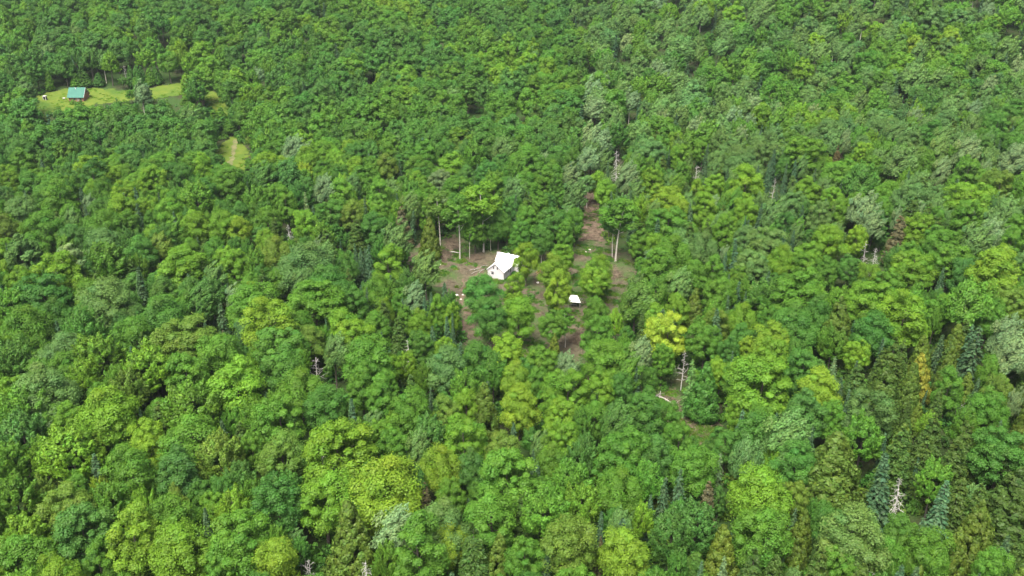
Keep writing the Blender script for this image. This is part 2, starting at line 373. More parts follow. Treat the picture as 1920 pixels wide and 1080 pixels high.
def dead_mb(H, r0, nb, ln, up=-.1, twigs=2, broken=False):
    """bare standing dead tree: tapered pole with drooping bare limbs"""
    mb = MB(); t = np.linspace(0, 1, 8); ph = rng.uniform(0, 6.28)
    P = np.stack([.02 * H * np.sin(2.2 * t + ph) - .02 * H * math.sin(ph), .015 * H * np.cos(2 * t + ph) - .015 * H * math.cos(ph), H * t - .4 * (t == 0)], 1)
    mb.tube(P, r0 * (1.0 - t * (.6 if broken else .93)), 6)
    for b in range(nb):
        f = .22 + .75 * (b + rng.random()) / nb; i = f * 7; k = min(int(i), 6); s = P[k] + (P[k + 1] - P[k]) * (i - k)
        a = rng.uniform(0, 6.283); l = ln * (1.1 - f) ** .8 * rng.uniform(.2, 1.5)
        d = np.array([math.cos(a), math.sin(a), up + rng.normal(0, .22)]); u = np.linspace(0, 1, 4)[:, None]
        mb.tube(s + d * l * u - np.array([0, 0, .12 * l]) * u ** 2, r0 * .26 * (1.1 - f * .5) * (1.1 - u[:, 0]) + .012, 4, cap=False)
        for w_ in range(twigs):
            v = rng.uniform(.3, .95); s2 = s + d * l * v - np.array([0, 0, .12 * l * v * v]); d2 = d * .5 + rng.normal(0, .5, 3)
            mb.tube(np.array([s2, s2 + d2 * l * .5]), [r0 * .11 + .01, .012], 3, cap=False)
    return mb

# reference sizes: crown radius, height, crown base of every kind
SIZE = {'B': (5.0, 18.0, 5.0), 'F': (4.2, 17.0, 4.5), 'P': (4.0, 18.0, 5.0), 'W': (3.2, 21.0, 10.0), 'S': (2.0, 15.0, .8), 'C': (3.4, 15.0, .8), 'H': (3.6, 17.0, 1.5)}
WIND = (.75, .25, .55)
LIB = {}
def reg(kind, Q, cv, trunk, bark, lod):
    i = len(LIB.setdefault((kind, lod), []))
    if lod == 0:
        LIB[(kind, lod)].append((crown_mesh(f"crown_{kind}{i}", Q, cv, M['leaf']), trunk.mesh(f"trunk_{kind}{i}", M[bark])))
    me_far = crown_mesh(f"far_{kind}{i}", Q, cv, M['leaf_far'])
    me_t = trunk.mesh(f"far_trunk_{kind}{i}", M[bark])
    # join crown and trunk for the forest mass
    bm = bmesh.new(); bm.from_mesh(me_far); nf = len(bm.faces); bm.from_mesh(me_t)
    bm.faces.ensure_lookup_table()
    for f in bm.faces[nf:]: f.material_index = 1
    me_far.materials.append(M[bark]); bm.to_mesh(me_far); bm.free(); bpy.data.meshes.remove(me_t)
    FARM.append((kind, lod, me_far))
FARM = []
for i in range(9):
    Q, c = crown_round(5.0 * [1, 1, 1, 1.08, .9, 1, .92, 1.1, .95][i], 18 * [1, 1, .95, 1, 1.05, .92, 1.08, .95, 1][i], [5, 4, 5, 5.5, 4, 5, 3.5, 6, 4.5][i], [74, 100, 60, 120, 84, 66, 110, 90, 78][i],
                       [1.30, 1.10, 1.5, 1.0, 1.25, 1.45, 1.05, 1.2, 1.3][i], .27, [430, 360, 540, 300, 400, 480, 330, 370, 430][i], [.9, .8, .95, .85, .8, .9, 1.0, .75, .9][i], 1.0, [0, 0, .1, 0, .12, .05, 0, .1, .2][i])
    reg('B', Q, c, trunk_mb(18, .30, .82, 9, 5.2), 'bark', 0)
for i in range(4):
    Q, c = crown_feather(4.2, 17, 4.5, [120, 150, 100, 135][i], [2.3, 1.9, 2.6, 2.1][i], .32, [150, 125, 180, 140][i])
    reg('F', Q, c, trunk_mb(17, .24, .85, 9, 4.2), 'bark', 0)
for i in range(3):
    Q, c = crown_feather(4.0, 18, 5, [120, 140, 100][i], [2.6, 2.2, 3.0][i], .31, [140, 120, 160][i], WIND)
    reg('P', Q, c, trunk_mb(18, .24, .85, 8, 4.0), 'bark', 0)
for i in range(3):
    Q, c = crown_round(3.2, 21, 11.5, [40, 34, 46][i], 1.0, .34, [230, 250, 200][i], .85, 1.0, .25)
    reg('W', Q, c, trunk_mb(21, .15, .9, 9, 3.4, [.03, -.03, .0][i], .5), 'birch', 0)
for i in range(3):
    Q, c = crown_spruce(2.0, 15, .8, 26, 13, .40, [14, 12, 13][i], [.3, .2, .4][i], [.8, .95, .7][i], [0, 0, .18][i]); reg('S', Q, c, trunk_mb(15, .18, .97, 0, 1), 'bark', 0)
for i in range(4):
    Q, c = crown_cedar(3.4, 15, .8, [280, 340, 240, 300][i], [1.1, .95, 1.2, 1.0][i], .34, [80, 66, 88, 74][i]); reg('C', Q, c, trunk_mb(15, .20, .86, 0, 1), 'bark', 0)
for i in range(3):
    Q, c = crown_hemlock(3.6, 17, 1.5, [190, 220, 170][i], .38, [64, 56, 72][i]); reg('H', Q, c, trunk_mb(17, .16, .90, 0, 2.4), 'bark', 0)
# lighter meshes for the far forest
for i in range(5):
    Q, c = crown_round(5.0, 18, 5.0, [60, 80, 52, 70, 90][i], [1.4, 1.2, 1.55, 1.3, 1.1][i], .48, [190, 150, 240, 175, 150][i], .92); reg('B', Q, c, trunk_mb(18, .30, .8, 4, 5, sides=5), 'bark', 1)
for i in range(3):
    Q, c = crown_feather(4.2, 17, 4.5, [100, 120, 90][i], 2.2, .52, 52); reg('F', Q, c, trunk_mb(17, .24, .8, 3, 4, sides=5), 'bark', 1)
for i in range(3):
    Q, c = crown_feather(4.0, 18, 5, [110, 95, 120][i], 2.6, .50, 52, WIND); reg('P', Q, c, trunk_mb(18, .22, .8, 3, 4, sides=5), 'birch' if i == 0 else 'bark', 1)
for i in range(2):
    Q, c = crown_spruce(2.0, 15, .8, 18, 9, .65, 7, .3, .85); reg('S', Q, c, trunk_mb(15, .18, .95, 0, 1, sides=4), 'bark', 1)
for i in range(2):
    Q, c = crown_cedar(3.4, 15, .8, 180, .9, .55, 26); reg('C', Q, c, trunk_mb(15, .2, .9, 0, 1, sides=4), 'bark', 1)
DEADM = [dead_mb(14, .20, 60, 2.6, -.25, 3).mesh(f"bare_wood_{i}", M['dead']) for i in range(2)] + \
        [dead_mb(14, .17, 34, 2.2, .15, 3).mesh("bare_wood_2", M['dead']), dead_mb(12, .20, 30, 3.0, .65, 5, True).mesh("bare_wood_3", M['dead'])]

# ------------------------------------------------------------------ colours of the trees (albedo)
PAL = {'l': (.118, .252, .019), 'y': (.148, .266, .020), 'Y': (.235, .335, .026), 'g': (.082, .205, .020), 'd': (.061, .172, .023), 'b': (.066, .174, .029),
       'p': (.130, .225, .085), 'o': (.105, .195, .024), 's': (.054, .122, .050), 'c': (.098, .165, .021), 'h': (.058, .118, .019), 'r': (.120, .115, .052),
       'O': (.215, .220, .024), 'q': (.092, .196, .046)}
CNAME = {'l': 'lime green', 'y': 'yellow green', 'Y': 'bright yellow', 'g': 'mid green', 'd': 'dark green', 'b': 'blue green', 'p': 'pale silvery', 'o': 'olive green',
         's': 'dusky blue green', 'c': 'golden olive', 'h': 'dark olive', 'r': 'browning', 'O': 'golden orange', 'q': 'pale grey green'}

# ------------------------------------------------------------------ trees read off the photograph: x y width kind colour (photo pixels);
# broadleaf: y = middle of the crown; conifers (S C H): y = the tip
CAT = """
83 560 90 B d;20 583 60 F g;200 577 115 B q;103 603 60 B d;43 620 75 B g;307 600 80 B d;377 577 60 P b;437 567 34 P p;477 580 90 B g;503 617 105 B y*;
523 657 80 B d;247 633 70 B g;353 643 105 B o;410 670 85 B g;120 663 80 B q;187 683 85 F g;27 683 70 F b;127 703 60 B g;167 720 55 F l;290 700 85 F l;353 720 75 B g;
443 733 112 B l*;520 707 80 B d;563 737 75 B g;583 647 48 B o;590 573 105 B g;90 740 98 B q;247 737 60 F o;43 780 75 F g;207 780 98 B l;103 787 50 B g;360 780 120 F g;
527 797 85 B g;610 773 70 B d;133 860 112 F l*;40 830 90 F b;20 875 65 F g;277 830 70 B l;253 890 92 B g;225 820 42 B g;357 830 105 B g;340 900 88 B b;413 867 80 F o;
470 847 46 B g;533 860 80 B o;527 950 92 B d;640 862 128 B l*;450 910 50 F b;480 937 45 F g;33 940 75 F g;127 957 88 B o;83 933 45 F o;210 950 60 F g;153 927 45 B g;
273 953 42 F l;330 950 45 B o;57 1013 78 F l;163 1010 105 B b;253 1023 96 B y;320 983 78 B g;347 1037 108 B l;437 970 60 F l;450 1023 105 B g;517 1057 78 B y;50 1053 105 B g;
187 1060 60 B g;415 1072 60 B g;610 940 96 B l;722 925 120 B y*;737 847 58 B g;807 830 62 F b;870 840 78 B l;820 883 68 B y*;887 887 55 B b;847 943 54 B g;940 860 70 B o;
950 905 105 B g;920 967 84 B g;1010 930 50 B g;1020 967 76 F g;1047 840 68 B l;1043 880 60 B g;1093 867 58 F b;1133 877 42 B y;1167 863 92 B g;1207 910 60 F g;1160 922 70 B g;
1077 920 66 F g;1090 960 62 F g;827 997 88 B q;787 1037 105 B g;837 1023 62 B y;980 1057 64 B g;1067 1033 98 B o;1173 1040 78 B y;1203 983 40 F l;1257 1010 70 F b;
1300 884 78 B g;1300 990 80 F b;1397 870 58 P q;1427 933 102 B l*;1487 935 50 B o;1447 877 38 F l;1467 840 78 P q;1493 875 68 B d;1423 1007 98 B g;1603 1017 110 B q;
1547 985 58 B d;1690 1012 66 B d;1740 1040 78 B g;1613 830 72 F g;1747 912 58 F g;1880 857 88 B d;1745 1068 60 B g;1863 1075 60 B g;1573 1072 60 B g;1660 1048 60 B g;
660 573 58 B d;707 550 54 B g;703 617 50 B g;660 643 68 B l;690 683 88 B g;787 610 38 B l;820 592 40 B l;758 600 32 B g;787 655 44 B d;830 660 34 B l;840 700 74 B q;
765 690 30 B l;730 695 40 B l;900 682 58 B d;950 667 62 B l;920 600 58 B d*;973 592 66 B l*;905 552 64 B d*;962 546 38 B l*;1042 548 52 B y*;1038 614 44 B g*;1118 531 48 B l*;1122 586 46 B g*;
1117 640 58 B g;1140 682 74 B g;1015 690 58 B g;1060 702 44 P p;970 720 58 B y;1005 725 44 B g;1063 745 74 B l;973 775 68 B y;1037 765 44 B l;1120 735 54 B l;1050 797 60 B l;
1113 787 54 B g;1167 735 44 B d;1155 800 60 P b;1213 782 78 B d;1250 785 50 B g;770 780 74 B g;837 787 54 B o;677 727 58 B g;720 742 58 B g;1193 577 68 P b;1230 560 44 F g;
1250 635 74 B Y*;1197 677 40 P p;1217 715 30 B d;1273 580 44 B l;
1347 553 58 B g;1393 603 50 B l;1343 620 44 B o;1320 647 58 B g;1387 640 44 B d;1447 647 68 B y;1397 660 30 B y;1443 683 64 B l;1500 555 98 B g;1437 593 36 B g;1463 607 34 B g;
1493 620 78 B d;1633 573 88 B l;1690 603 92 B l;1633 633 68 B d;1813 583 84 P g;1897 577 60 B o;1560 653 44 F g;1607 667 40 B l;1507 707 64 B d;1423 727 106 B l*;1380 707 50 B g;
1533 740 72 B y;1510 782 74 B b;1553 790 50 B g;1623 787 82 B q;1750 615 26 F g;1778 738 54 B g;1850 770 60 B g;1867 735 50 B o;1897 763 26 P p;1897 680 60 P p;1860 700 44 B g;1880 648 56 P p;
123 290 40 B g;43 307 50 B g;17 340 45 B l;57 350 40 B d;113 380 74 B g;43 403 58 B q;83 440 70 B g;143 450 55 B b;200 436 68 B g;203 467 64 B q;233 400 58 B l;190 400 45 B d;
217 330 36 B l;290 347 50 B l;347 333 40 B d;430 350 60 B g;370 380 68 F g;367 423 54 B l;320 405 45 B g;417 427 50 B l;447 430 44 B y;450 400 40 B d;500 413 45 B g;
517 373 45 B g;533 340 54 P b;490 343 50 P b;547 290 50 P p;610 363 45 P p;573 420 44 B l;620 403 50 B d;297 470 40 P o;357 473 45 B g;403 477 44 B g;343 507 94 B l*;437 500 60 B l;
497 457 35 B l;517 477 54 B o;573 500 106 B q;43 490 88 P q;123 503 64 P p;200 500 88 F g;113 533 88 B l;10 433 50 B o;240 427 48 B g;
683 340 55 B g;727 317 40 B o;797 290 45 B g;660 403 48 B o;703 433 58 B d;740 460 54 P q;730 505 64 B l;847 317 54 B l;827 347 44 B p;923 365 50 B g;987 347 45 B g;
987 307 64 B g;1023 347 42 B g;1067 337 36 P p;1073 370 44 P q;1097 307 40 P p;1173 343 44 P p;1133 365 44 B l;1120 343 34 B l;1223 343 40 B l;1220 293 58 B q;1247 377 58 B y;
1273 393 50 B y;1250 420 68 B g;1200 457 40 B g;1240 510 78 B g;990 417 45 B g;1040 423 58 B d;933 420 50 B d;1077 420 40 B g;950 437 18 F l;987 490 46 B l*;1053 483 42 B l*;
1040 512 52 B y*;1117 512 48 B l*;800 512 50 P q*;960 390 36 B d;1010 385 40 B g;890 430 44 B g;975 445 40 B g;1020 450 40 B d;1060 445 38 B g;
1423 283 50 B q;1513 293 88 B g;1580 330 58 B g;1617 290 32 B l;1637 320 44 B g;1683 313 68 P q;1730 310 50 B g;1763 330 34 P p*;1810 337 64 B g;1807 300 50 P p;1897 310 58 P p;
1873 360 60 B o;1820 380 78 B l;1813 420 64 B g;1613 350 68 P d;1510 363 50 B l;1557 373 36 B l;1397 357 74 B l;1337 353 40 B l;1303 370 40 B l;1323 397 50 B l;1357 437 50 B l;
1397 400 45 B l;1447 413 54 P q;1487 390 50 B q;1533 413 45 B q;1580 397 40 B l;1613 403 54 P p;1660 370 44 B g;1657 397 45 B g;1630 430 45 P p;1553 460 58 B l;1600 453 40 B l;
1440 467 74 B q;1313 470 58 B q;1410 503 58 B q;1460 493 50 B l;1513 487 54 B l;1510 517 50 B g;1553 510 44 B g;1590 507 44 B d;1633 525 48 B l;1713 510 74 B l;1723 443 58 B l;
1763 460 68 B g;1700 483 44 B g;1780 497 68 B g;1823 460 58 P q;1850 450 48 P p;1867 522 106 B y*;1897 473 58 B g;1297 517 58 B g;1337 523 54 B g;1713 413 34 P p;1745 420 40 B g;
360 595 20 S s;382 603 20 S s;423 617 26 H r*;657 943 84 C c*;890 985 68 H h;933 1000 58 C c;795 905 30 H r;1013 862 24 S s;1187 893 22 S s;1128 960 26 S s*;1125 1007 22 S r*;
1573 813 104 C c*;1503 960 50 C c;1357 987 62 C c;1667 850 62 S s*;1690 800 68 H h;1743 815 54 H h;1793 820 70 H h;1820 790 60 H h;1800 890 62 H h;1847 905 56 H h;1773 900 66 S s*;
1723 858 20 S s;1915 885 130 C h*;1843 943 76 C c;1800 990 58 C c;1433 1003 22 S p;1360 1040 26 S p;1348 847 26 S p;1330 900 34 H r;1413 1025 58 H h;1450 1040 56 C h;1540 1025 58 H h;
722 562 36 H h;747 590 40 H h;678 555 22 H r;795 555 20 S s*;805 552 20 S s;755 557 22 S s;838 592 27 S s;812 612 24 S s*;773 700 44 H h;1040 625 24 C c;1118 690 16 S s;907 722 52 C c*;
1203 587 30 S h;1303 543 38 C c;1400 545 20 S s;1350 577 34 S s;1587 560 66 C c*;1603 602 18 S s;1567 672 28 S p;1327 680 56 C d;1302 677 30 S q*;1620 680 60 H h;1667 690 74 C h;
1680 632 54 H h;1735 664 46 C O*;1713 685 44 C c;1735 628 40 C c;1843 613 42 S s;1593 730 26 S s;1693 795 44 C c;255 500 36 S s*;573 360 20 S p;
667 457 22 S s;677 462 22 S s;688 458 24 S s;682 368 16 S s;750 297 14 S s;727 305 14 S s;967 365 20 S s;1063 392 17 S p;755 385 34 H r*;803 410 38 C c;663 405 42 H h;
1572 272 20 H r*;1527 315 20 S s;1495 300 18 S s;1423 310 20 S s;1443 305 20 S s;1453 280 18 S s;1488 430 24 S s;1387 450 32 S s;1360 470 18 S s;1813 427 20 S s;1770 500 22 S s;
1695 402 46 H r*;1710 365 58 H h;1745 380 58 H h;1765 405 46 H h;1460 345 16 S s
"""
# bare and white-stemmed trees: x of foot, y of foot, y of tip, crown width, colour
BIRCH = [(824,462,362,46,'o'),(862,487,372,50,'g'),(905,474,345,62,'l'),(881,486,420,22,'g'),(921,470,410,20,'d'),(1154,490,372,62,'g'),(1148,482,395,40,'d'),
         (1016,494,462,26,'g'),(1059,652,582,34,'g'),(1099,391,330,30,'q')]
# standing dead trees: x, y of tip, height in photo pixels, which bare mesh, label
DEAD = [(1692,897,78,0,'bleached bare dead tree with drooping limbs among dark hemlocks'),(767,637,48,0,'small white dead spruce left of the clearing'),
        (1283,656,62,2,'thin grey dead tree right of the bright yellow maple'),(1627,452,60,2,'grey dead tree in the middle of a bare dead trio'),
        (1641,464,52,1,'grey dead tree on the right of a bare dead trio'),(1611,486,40,2,'short grey dead tree on the left of a bare dead trio'),
        (1158,282,58,1,'brown grey dead conifer at the top of the skid track'),(1800,735,50,3,'pale grey forked dead treetop among dark hemlocks'),
        (590,672,52,3,'broken white dead stem with two crooked limbs in a dark gap'),(34,725,42,3,'leaning white dead stick near the left edge'),
        (600,826,34,3,'whitish twiggy dead top behind the largest lime maple'),(577,1050,40,3,'white twiggy dead bush at the bottom edge'),
        (682,1050,40,0,'pale dead spruce tip below the golden bottom cedar'),(1633,1042,44,0,'pale dead tree tip at the bottom right edge'),
        (1452,334,38,2,'thin grey dead stem between small dark spruces'),(1307,312,34,3,'white bare branching dead tree beside yellow green crowns'),
        (1340,486,30,1,'short grey dead spruce below pale crowns'),(232,124,22,3,'white crooked dead tree behind the green roofed cabin'),
        (540,420,30,1,'grey dead spruce beside a bright lime crown'),(100,485,30,3,'bare white limbs above a pale crown on the left')]

trees = []     # dict per tree: x y z kind col sx sz rz forced px py wpx
def add_tree(x, y, kind, c, sx, sz, forced=False, cat=True):
    Rr, H, b = SIZE[kind]; z = float(terr(x, y))
    hm = {'S': .45, 'C': .4, 'H': .45, 'W': .72}.get(kind, .6) * H * sz
    px, py, f = proj(x, y, z + hm); wpx = 2 * Rr * sx * F / f
    trees.append(dict(x=float(x), y=float(y), z=z, k=kind, c=c, sx=float(sx), sz=float(sz), px=float(px), py=float(py), w=float(wpx), f=float(f), forced=forced, cat=cat, r=Rr * float(sx), h=H * float(sz)))
for e in CAT.replace("\n", "").split(";"):
    e = e.strip()
    if not e: continue
    a = e.split(); x, y, wd = map(float, a[:3]); wd *= 1.02 if y < 600 else 1.10; k = a[3]; forced = a[4].endswith('*'); c = a[4].rstrip('*')
    Rr, H, b = SIZE[k]; sz = .9
    for _ in range(3):
        if k in 'SCH': p = at(x, y, H * sz)
        else: p = at(x, y, .60 * H * sz)
        dist = float(proj(*p)[2]); sx = wd / F * dist / (2 * Rr)
        sx = min(max(sx, .4), 1.55 if k in 'BFPS' else 1.95)
        sz = min(max(.46 + .48 * sx, .55), 1.16) if k not in 'SCH' else min(max(.35 + .65 * sx, .5), 1.25)
    add_tree(p[0], p[1], k, c, sx, sz, forced)
for xb, yb, yt, wd, c in BIRCH:
    p = at(xb, yb); dist = float(proj(*p)[2]); h = 12.0
    for _ in range(40):
        if proj(p[0], p[1], p[2] + h)[1] < yt: break
        h += .4
    add_tree(p[0], p[1], 'W', c, wd / F * dist / 6.4, h / 21.0, True)

# standing dead trees: find where each stands before the forest is filled in
deadpos = []
for x, y, hp, mi, lab in DEAD:
    hh = 13.0
    for _ in range(4):
        p = at(x, y, hh * .98); dist = float(proj(*p)[2]); hh = min(max(hp / F * dist / cp * 1.25, 12.5 if mi != 3 else 9), 17 if mi != 3 else 11)
    deadpos.append((float(p[0]), float(p[1]), hh, mi, lab)); VIS.append([(x - 9, y), (x + 9, y), (x + 9, y + hp * .95), (x - 9, y + hp * .95)])
for xb, yb, yt, wd, c in BIRCH: VIS.append([(xb - 4, yb - (yb - yt) * .38), (xb + 4, yb - (yb - yt) * .38), (xb + 4, yb), (xb - 4, yb)])
cat_px = []
for t in trees:
    if t['k'] in 'SCH':
        for q in (.85, .6) + ((.4,) if t['k'] != 'S' else ()): cat_px.append((*[float(v) for v in proj(t['x'], t['y'], t['z'] + t['h'] * q)[:2]], t['f']))
        if t['k'] != 'S':
            for sd in (-.5, .5): cat_px.append((*[float(v) for v in proj(t['x'] + sd * t['r'], t['y'], t['z'] + t['h'] * .42)[:2]], t['f']))
    else: cat_px.append((t['px'], t['py'], t['f']))
cat_px = np.array(cat_px)
def hides_known(x, y, z, r, h, kind):
    """a filler crown standing in front of the middle of a tree the photo shows"""
    px, py, f = proj(x, y, z + .6 * h); rw = 1.0 * r * F / f; rh = .42 * h * F / f
    m = (cat_px[:, 2] > f + 1) & (np.abs(cat_px[:, 0] - px) < rw) & (np.abs(cat_px[:, 1] - py) < rh)
    return bool(m.any())
# ------------------------------------------------------------------ filler trees: one stand of forest over the hills
vis_open = VIS
def pin(px, py, q):
    c = False; j = len(q) - 1
    for i in range(len(q)):
        x1, y1 = q[i]; x2, y2 = q[j]; j = i
        if (y1 > py) != (y2 > py) and px < (x2 - x1) * (py - y1) / (y2 - y1) + x1: c = not c
    return c
vis_bb = [(q, (min(a for a, b in q), min(b for a, b in q), max(a for a, b in q), max(b for a, b in q))) for q in VIS]
def covers_open(x, y, z, r, h, kind):
    px, py, f = proj(x, y, z + h * .6); px = float(px); py = float(py); rw = r * F / float(f); rh = .6 * h * F / float(f)
    near = [v for v in vis_bb if v[1][0] < px + rw and v[1][2] > px - rw and v[1][1] < py + rh and v[1][3] > py - rh]
    if not near: return False
    for fz in (.98, .88, .75, .6, .45, .3):
        half = 1.0 if kind not in 'SCH' else (1 - fz)
        if kind not in 'SCH': half = math.sqrt(max(0, 1 - ((fz - .62) / .38) ** 2)) + .1
        for fx in (-.95, -.7, -.45, -.2, 0, .2, .45, .7, .95):
            qx, qy, f = proj(x + fx * r * half, y, z + h * fz); qx = float(qx); qy = float(qy)
            for q, (a0, b0, a1, b1) in near:
                if a0 < qx < a1 and b0 < qy < b1 and pin(qx, qy, q): return True
    return False
POLYS = [clear_w, track_w, drive_w, gap_w, mead_w, mead2_w]
CELL = 8.0; grid = {}
def put(x, y, r): grid.setdefault((int(x // CELL), int(y // CELL)), []).append((x, y, r))
def free(x, y, r, k):
    i, j = int(x // CELL), int(y // CELL)
    for a in (i-2, i-1, i, i+1, i+2):
        for b in (j-2, j-1, j, j+1, j+2):
            for X, Y, r2 in grid.get((a, b), ()):
                if (x - X) ** 2 + (y - Y) ** 2 < (k * (r + r2)) ** 2: return False
    return True
for t in trees: put(t['x'], t['y'], t['r'])
for d in deadpos: put(d[0], d[1], 1.6)
fr = random.Random(11)
def hue_field(x, y): return math.sin(x / 31 + 1.1) * math.sin(y / 37 + .6) + .6 * math.sin(x / 14 + y / 19)
for rnd in range(3):
    for _ in range([26000, 16000, 9000][rnd]):
        y = 90 + 960 * fr.random() ** .9; half = .56 * y * 1.14 + 45; x = fr.uniform(-half, half)
        z = float(terr(x, y)); px, py, f = proj(x, y, z + 11)
        if py < -170 or py > 1450: continue
        u = fr.random(); right = px > 1080
        if right and py < 470: k = 'P' if u < .28 else 'H' if u < .35 else 'S' if u < .45 else 'B' if u < .86 else 'F'
        elif px > 1480 and py > 600: k = 'H' if u < .36 else 'C' if u < .52 else 'S' if u < .62 else 'P' if u < .65 else 'B' if u < .85 else 'F'
        elif px < 1000 and py < 330: k = 'B' if u < .78 else 'F' if u < .94 else 'P' if u < .97 else 'S'
        else: k = 'B' if u < .66 else 'F' if u < .85 else 'P' if u < .90 else 'S' if u < .97 else 'H'
        Rr, H, b = SIZE[k]; sx = fr.uniform(.66, 1.28)
        if f < 235 and k in 'BFP': sx = max(sx, .8) * 1.06
        if rnd: sx *= .78
        if rnd == 2: sx *= .8
        if f > 430:
            if rnd: continue
            sx *= 1.12 if k in 'BFP' else 1.0
            if right and k in 'BFP': sx *= 1.06
        r = Rr * sx
        if not free(x, y, r, .74 if rnd == 0 else .66 if rnd == 1 else .60): continue
        if any(pin(x, y, P) for P in POLYS): continue
        sz = (.50 + .44 * sx) * fr.uniform(.92, 1.1)
        if 20 < px < 1900 and 60 < py < 1080 and covers_open(x, y, z, r, H * sz, k):
            sx *= .55; sz *= .42; r = Rr * sx
            if fr.random() < .3 or covers_open(x, y, z, r, H * sz, k): continue
        if -40 < py < 1150 and hides_known(x, y, z, r, H * sz, k):
            sx *= .6; sz *= .6; r = Rr * sx
            if hides_known(x, y, z, r, H * sz, k): continue
        hf = hue_field(x, y) + fr.gauss(0, .8) - (.55 if py < 300 and px < 1150 else .2 if py < 250 else 0)
        if k == 'B' or k == 'F':
            c = 'y' if hf > 2.2 else 'l' if hf > .9 else 'g' if hf > -.45 else 'd' if hf > -1.25 else 'b'
            if right and py < 500 and fr.random() < .35: c = 'q'
        elif k == 'P': c = fr.choice('pqqqg')
        else: c = {'S': 's', 'C': 'c', 'H': 'h'}[k]
        add_tree(x, y, k, c, sx, sz, False, False); put(x, y, r)

for i in range(190):
    u = fr.random() * 8.999; E = [(20,196),(62,176),(118,163),(180,161),(250,167),(292,157),(345,150),(400,164),(440,192),(452,225)]; k = int(u); v = u - k
    p = at(E[k][0] * (1 - v) + E[k+1][0] * v, E[k][1] * (1 - v) + E[k+1][1] * v - fr.uniform(-1, 4), 0.5)
    if free(p[0], p[1], 1.6, .8): add_tree(p[0], p[1], 'C', fr.choice('ddgb'), fr.uniform(.7, 1.2), fr.uniform(.5, .85), False, False); put(p[0], p[1], 1.6)
for i in range(26):
    p = at(fr.uniform(398, 446), fr.uniform(222, 252), .5)
    if free(p[0], p[1], 1.7, .8): add_tree(p[0], p[1], 'C', fr.choice('ddgb'), fr.uniform(.7, 1.1), fr.uniform(.35, .6), False, False); put(p[0], p[1], 1.7)
# which trees stand as objects of their own: the ones that show largest, about 300 broadleaf trees and the nearer conifers
for t in trees:
    t['in'] = -t['w'] * .45 < t['px'] < 1920 + t['w'] * .45 and -30 < t['py'] < 1080 + t['w'] * .55
    t['score'] = t['w'] * (1.25 if t['cat'] else 1.0) + (1000 if t['forced'] else 0)
broad = sorted([t for t in trees if t['k'] in 'BFPW' and t['in']], key=lambda t: -t['score'])
for t in broad[:300]: t['own'] = True
for k in 'SCH':
    for t in sorted([t for t in trees if t['k'] == k and t['in']], key=lambda t: -t['score']):
        if t['cat'] or t['f'] < 300: t['own'] = True
own = [t for t in trees if t.get('own')]; mass = [t for t in trees if not t.get('own')]
print("trees", len(trees), "own", len(own), "mass", len(mass), {k: sum(t['k'] == k for t in own) for k in 'BFPWSCH'})

# ------------------------------------------------------------------ labels: each says which one, seen from landmarks one can find
LMARK = [(940,505,'the white house'),(1078,562,'the white shelter roof'),(150,175,'the green roofed cabin'),(1250,635,'the bright yellow maple'),
 (1735,692,'the golden orange cedar'),(1692,935,'the bleached bare dead tree'),(767,660,'the small white dead spruce'),(907,755,'the lone golden cedar'),
 (435,288,'the bend grass strip'),(1627,482,'the bare dead trio'),(1695,440,'the brown dying conifer'),(1573,870,'the tall golden cedar'),
 (1240,748,'the fallen white logs'),(503,612,'the yellow crowned maple'),(1763,333,'the pale windblown poplar'),(1800,760,'the forked grey dead treetop'),
 (1158,310,'the brown grey dead conifer'),(640,862,'the largest lime maple'),(657,990,'the golden bottom cedar'),(590,690,'the broken white dead stem'),
 (1107,415,'the brown skid track'),(820,478,'the brown brush pile'),(1115,535,'the clearing lime tree'),(1867,522,'the right edge maple'),
 (343,507,'the round lime dome maple'),(1587,600,'the wide olive gold cedar'),(1128,985,'the pale blue bottom spruce'),(1187,920,'the dark grey slim spruce'),
 (133,860,'the feathery lime maple'),(1915,950,'the huge corner cedar'),(1427,933,'the lime maple by hemlocks'),(443,733,'the full lime maple'),
 (1423,727,'the tall bright lime maple'),(255,520,'the lone blue spruce'),(340,900,'the dark bluish maple')]
DEF = {(1250,635):'bright yellow maple shining beside the dark gap right of the clearing',(1735,668):'golden orange cedar, the only orange tree, among olive conifers',
 (907,722):'golden cedar standing alone just below the brown clearing',(1695,402):'brown dying conifer, tall cone beside a dark forest gap',(1573,813):'tall golden cedar cone among rich green crowns at lower right',
 (503,617):'large yellow crowned maple above dark green crowns on the left',(1763,330):'tall pale windblown poplar streaming to the right at the upper right',
 (640,862):'largest lime maple dome in the lower left half',(657,943):'golden brown bottom cedar in front of the largest lime maple',
 (1115,535):'lime green lone tree over the clearing right of the white shelter',(1867,522):'big round yellow green maple at the right edge',
 (343,507):'round lime dome maple on the left above the yellow crowned maple',(1587,560):'wide olive gold cedar beside lime maples on the right',
 (1128,960):'pale blue spruce spire near the bottom centre',(1187,893):'dark grey slim spruce in front of a feathery green maple',
 (133,860):'feathery lime maple with upswept sprays near the left edge',(1915,885):'huge olive cedar filling the lower right corner at the edge',
 (1427,933):'round lime maple in front of dark hemlocks, lower right',(443,733):'full lime maple with cauliflower crown right of the feathery crowns',
 (1423,727):'tall bright lime maple right of the fallen white logs',(255,500):'lone dark blue spruce among broad crowns on the left',(340,900):'dark blue green maple left of the largest lime maple'}
ORD = ['nearest','second nearest','third nearest','fourth nearest','fifth nearest','sixth nearest','seventh nearest','eighth nearest','ninth nearest','tenth nearest','eleventh nearest','twelfth nearest']
def direction(dx, dy):
    a = math.degrees(math.atan2(-dy, dx)) % 360
    return ['right of','upper right of','above','upper left of','left of','lower left of','below','lower right of'][int(((a + 22.5) % 360) // 45)]
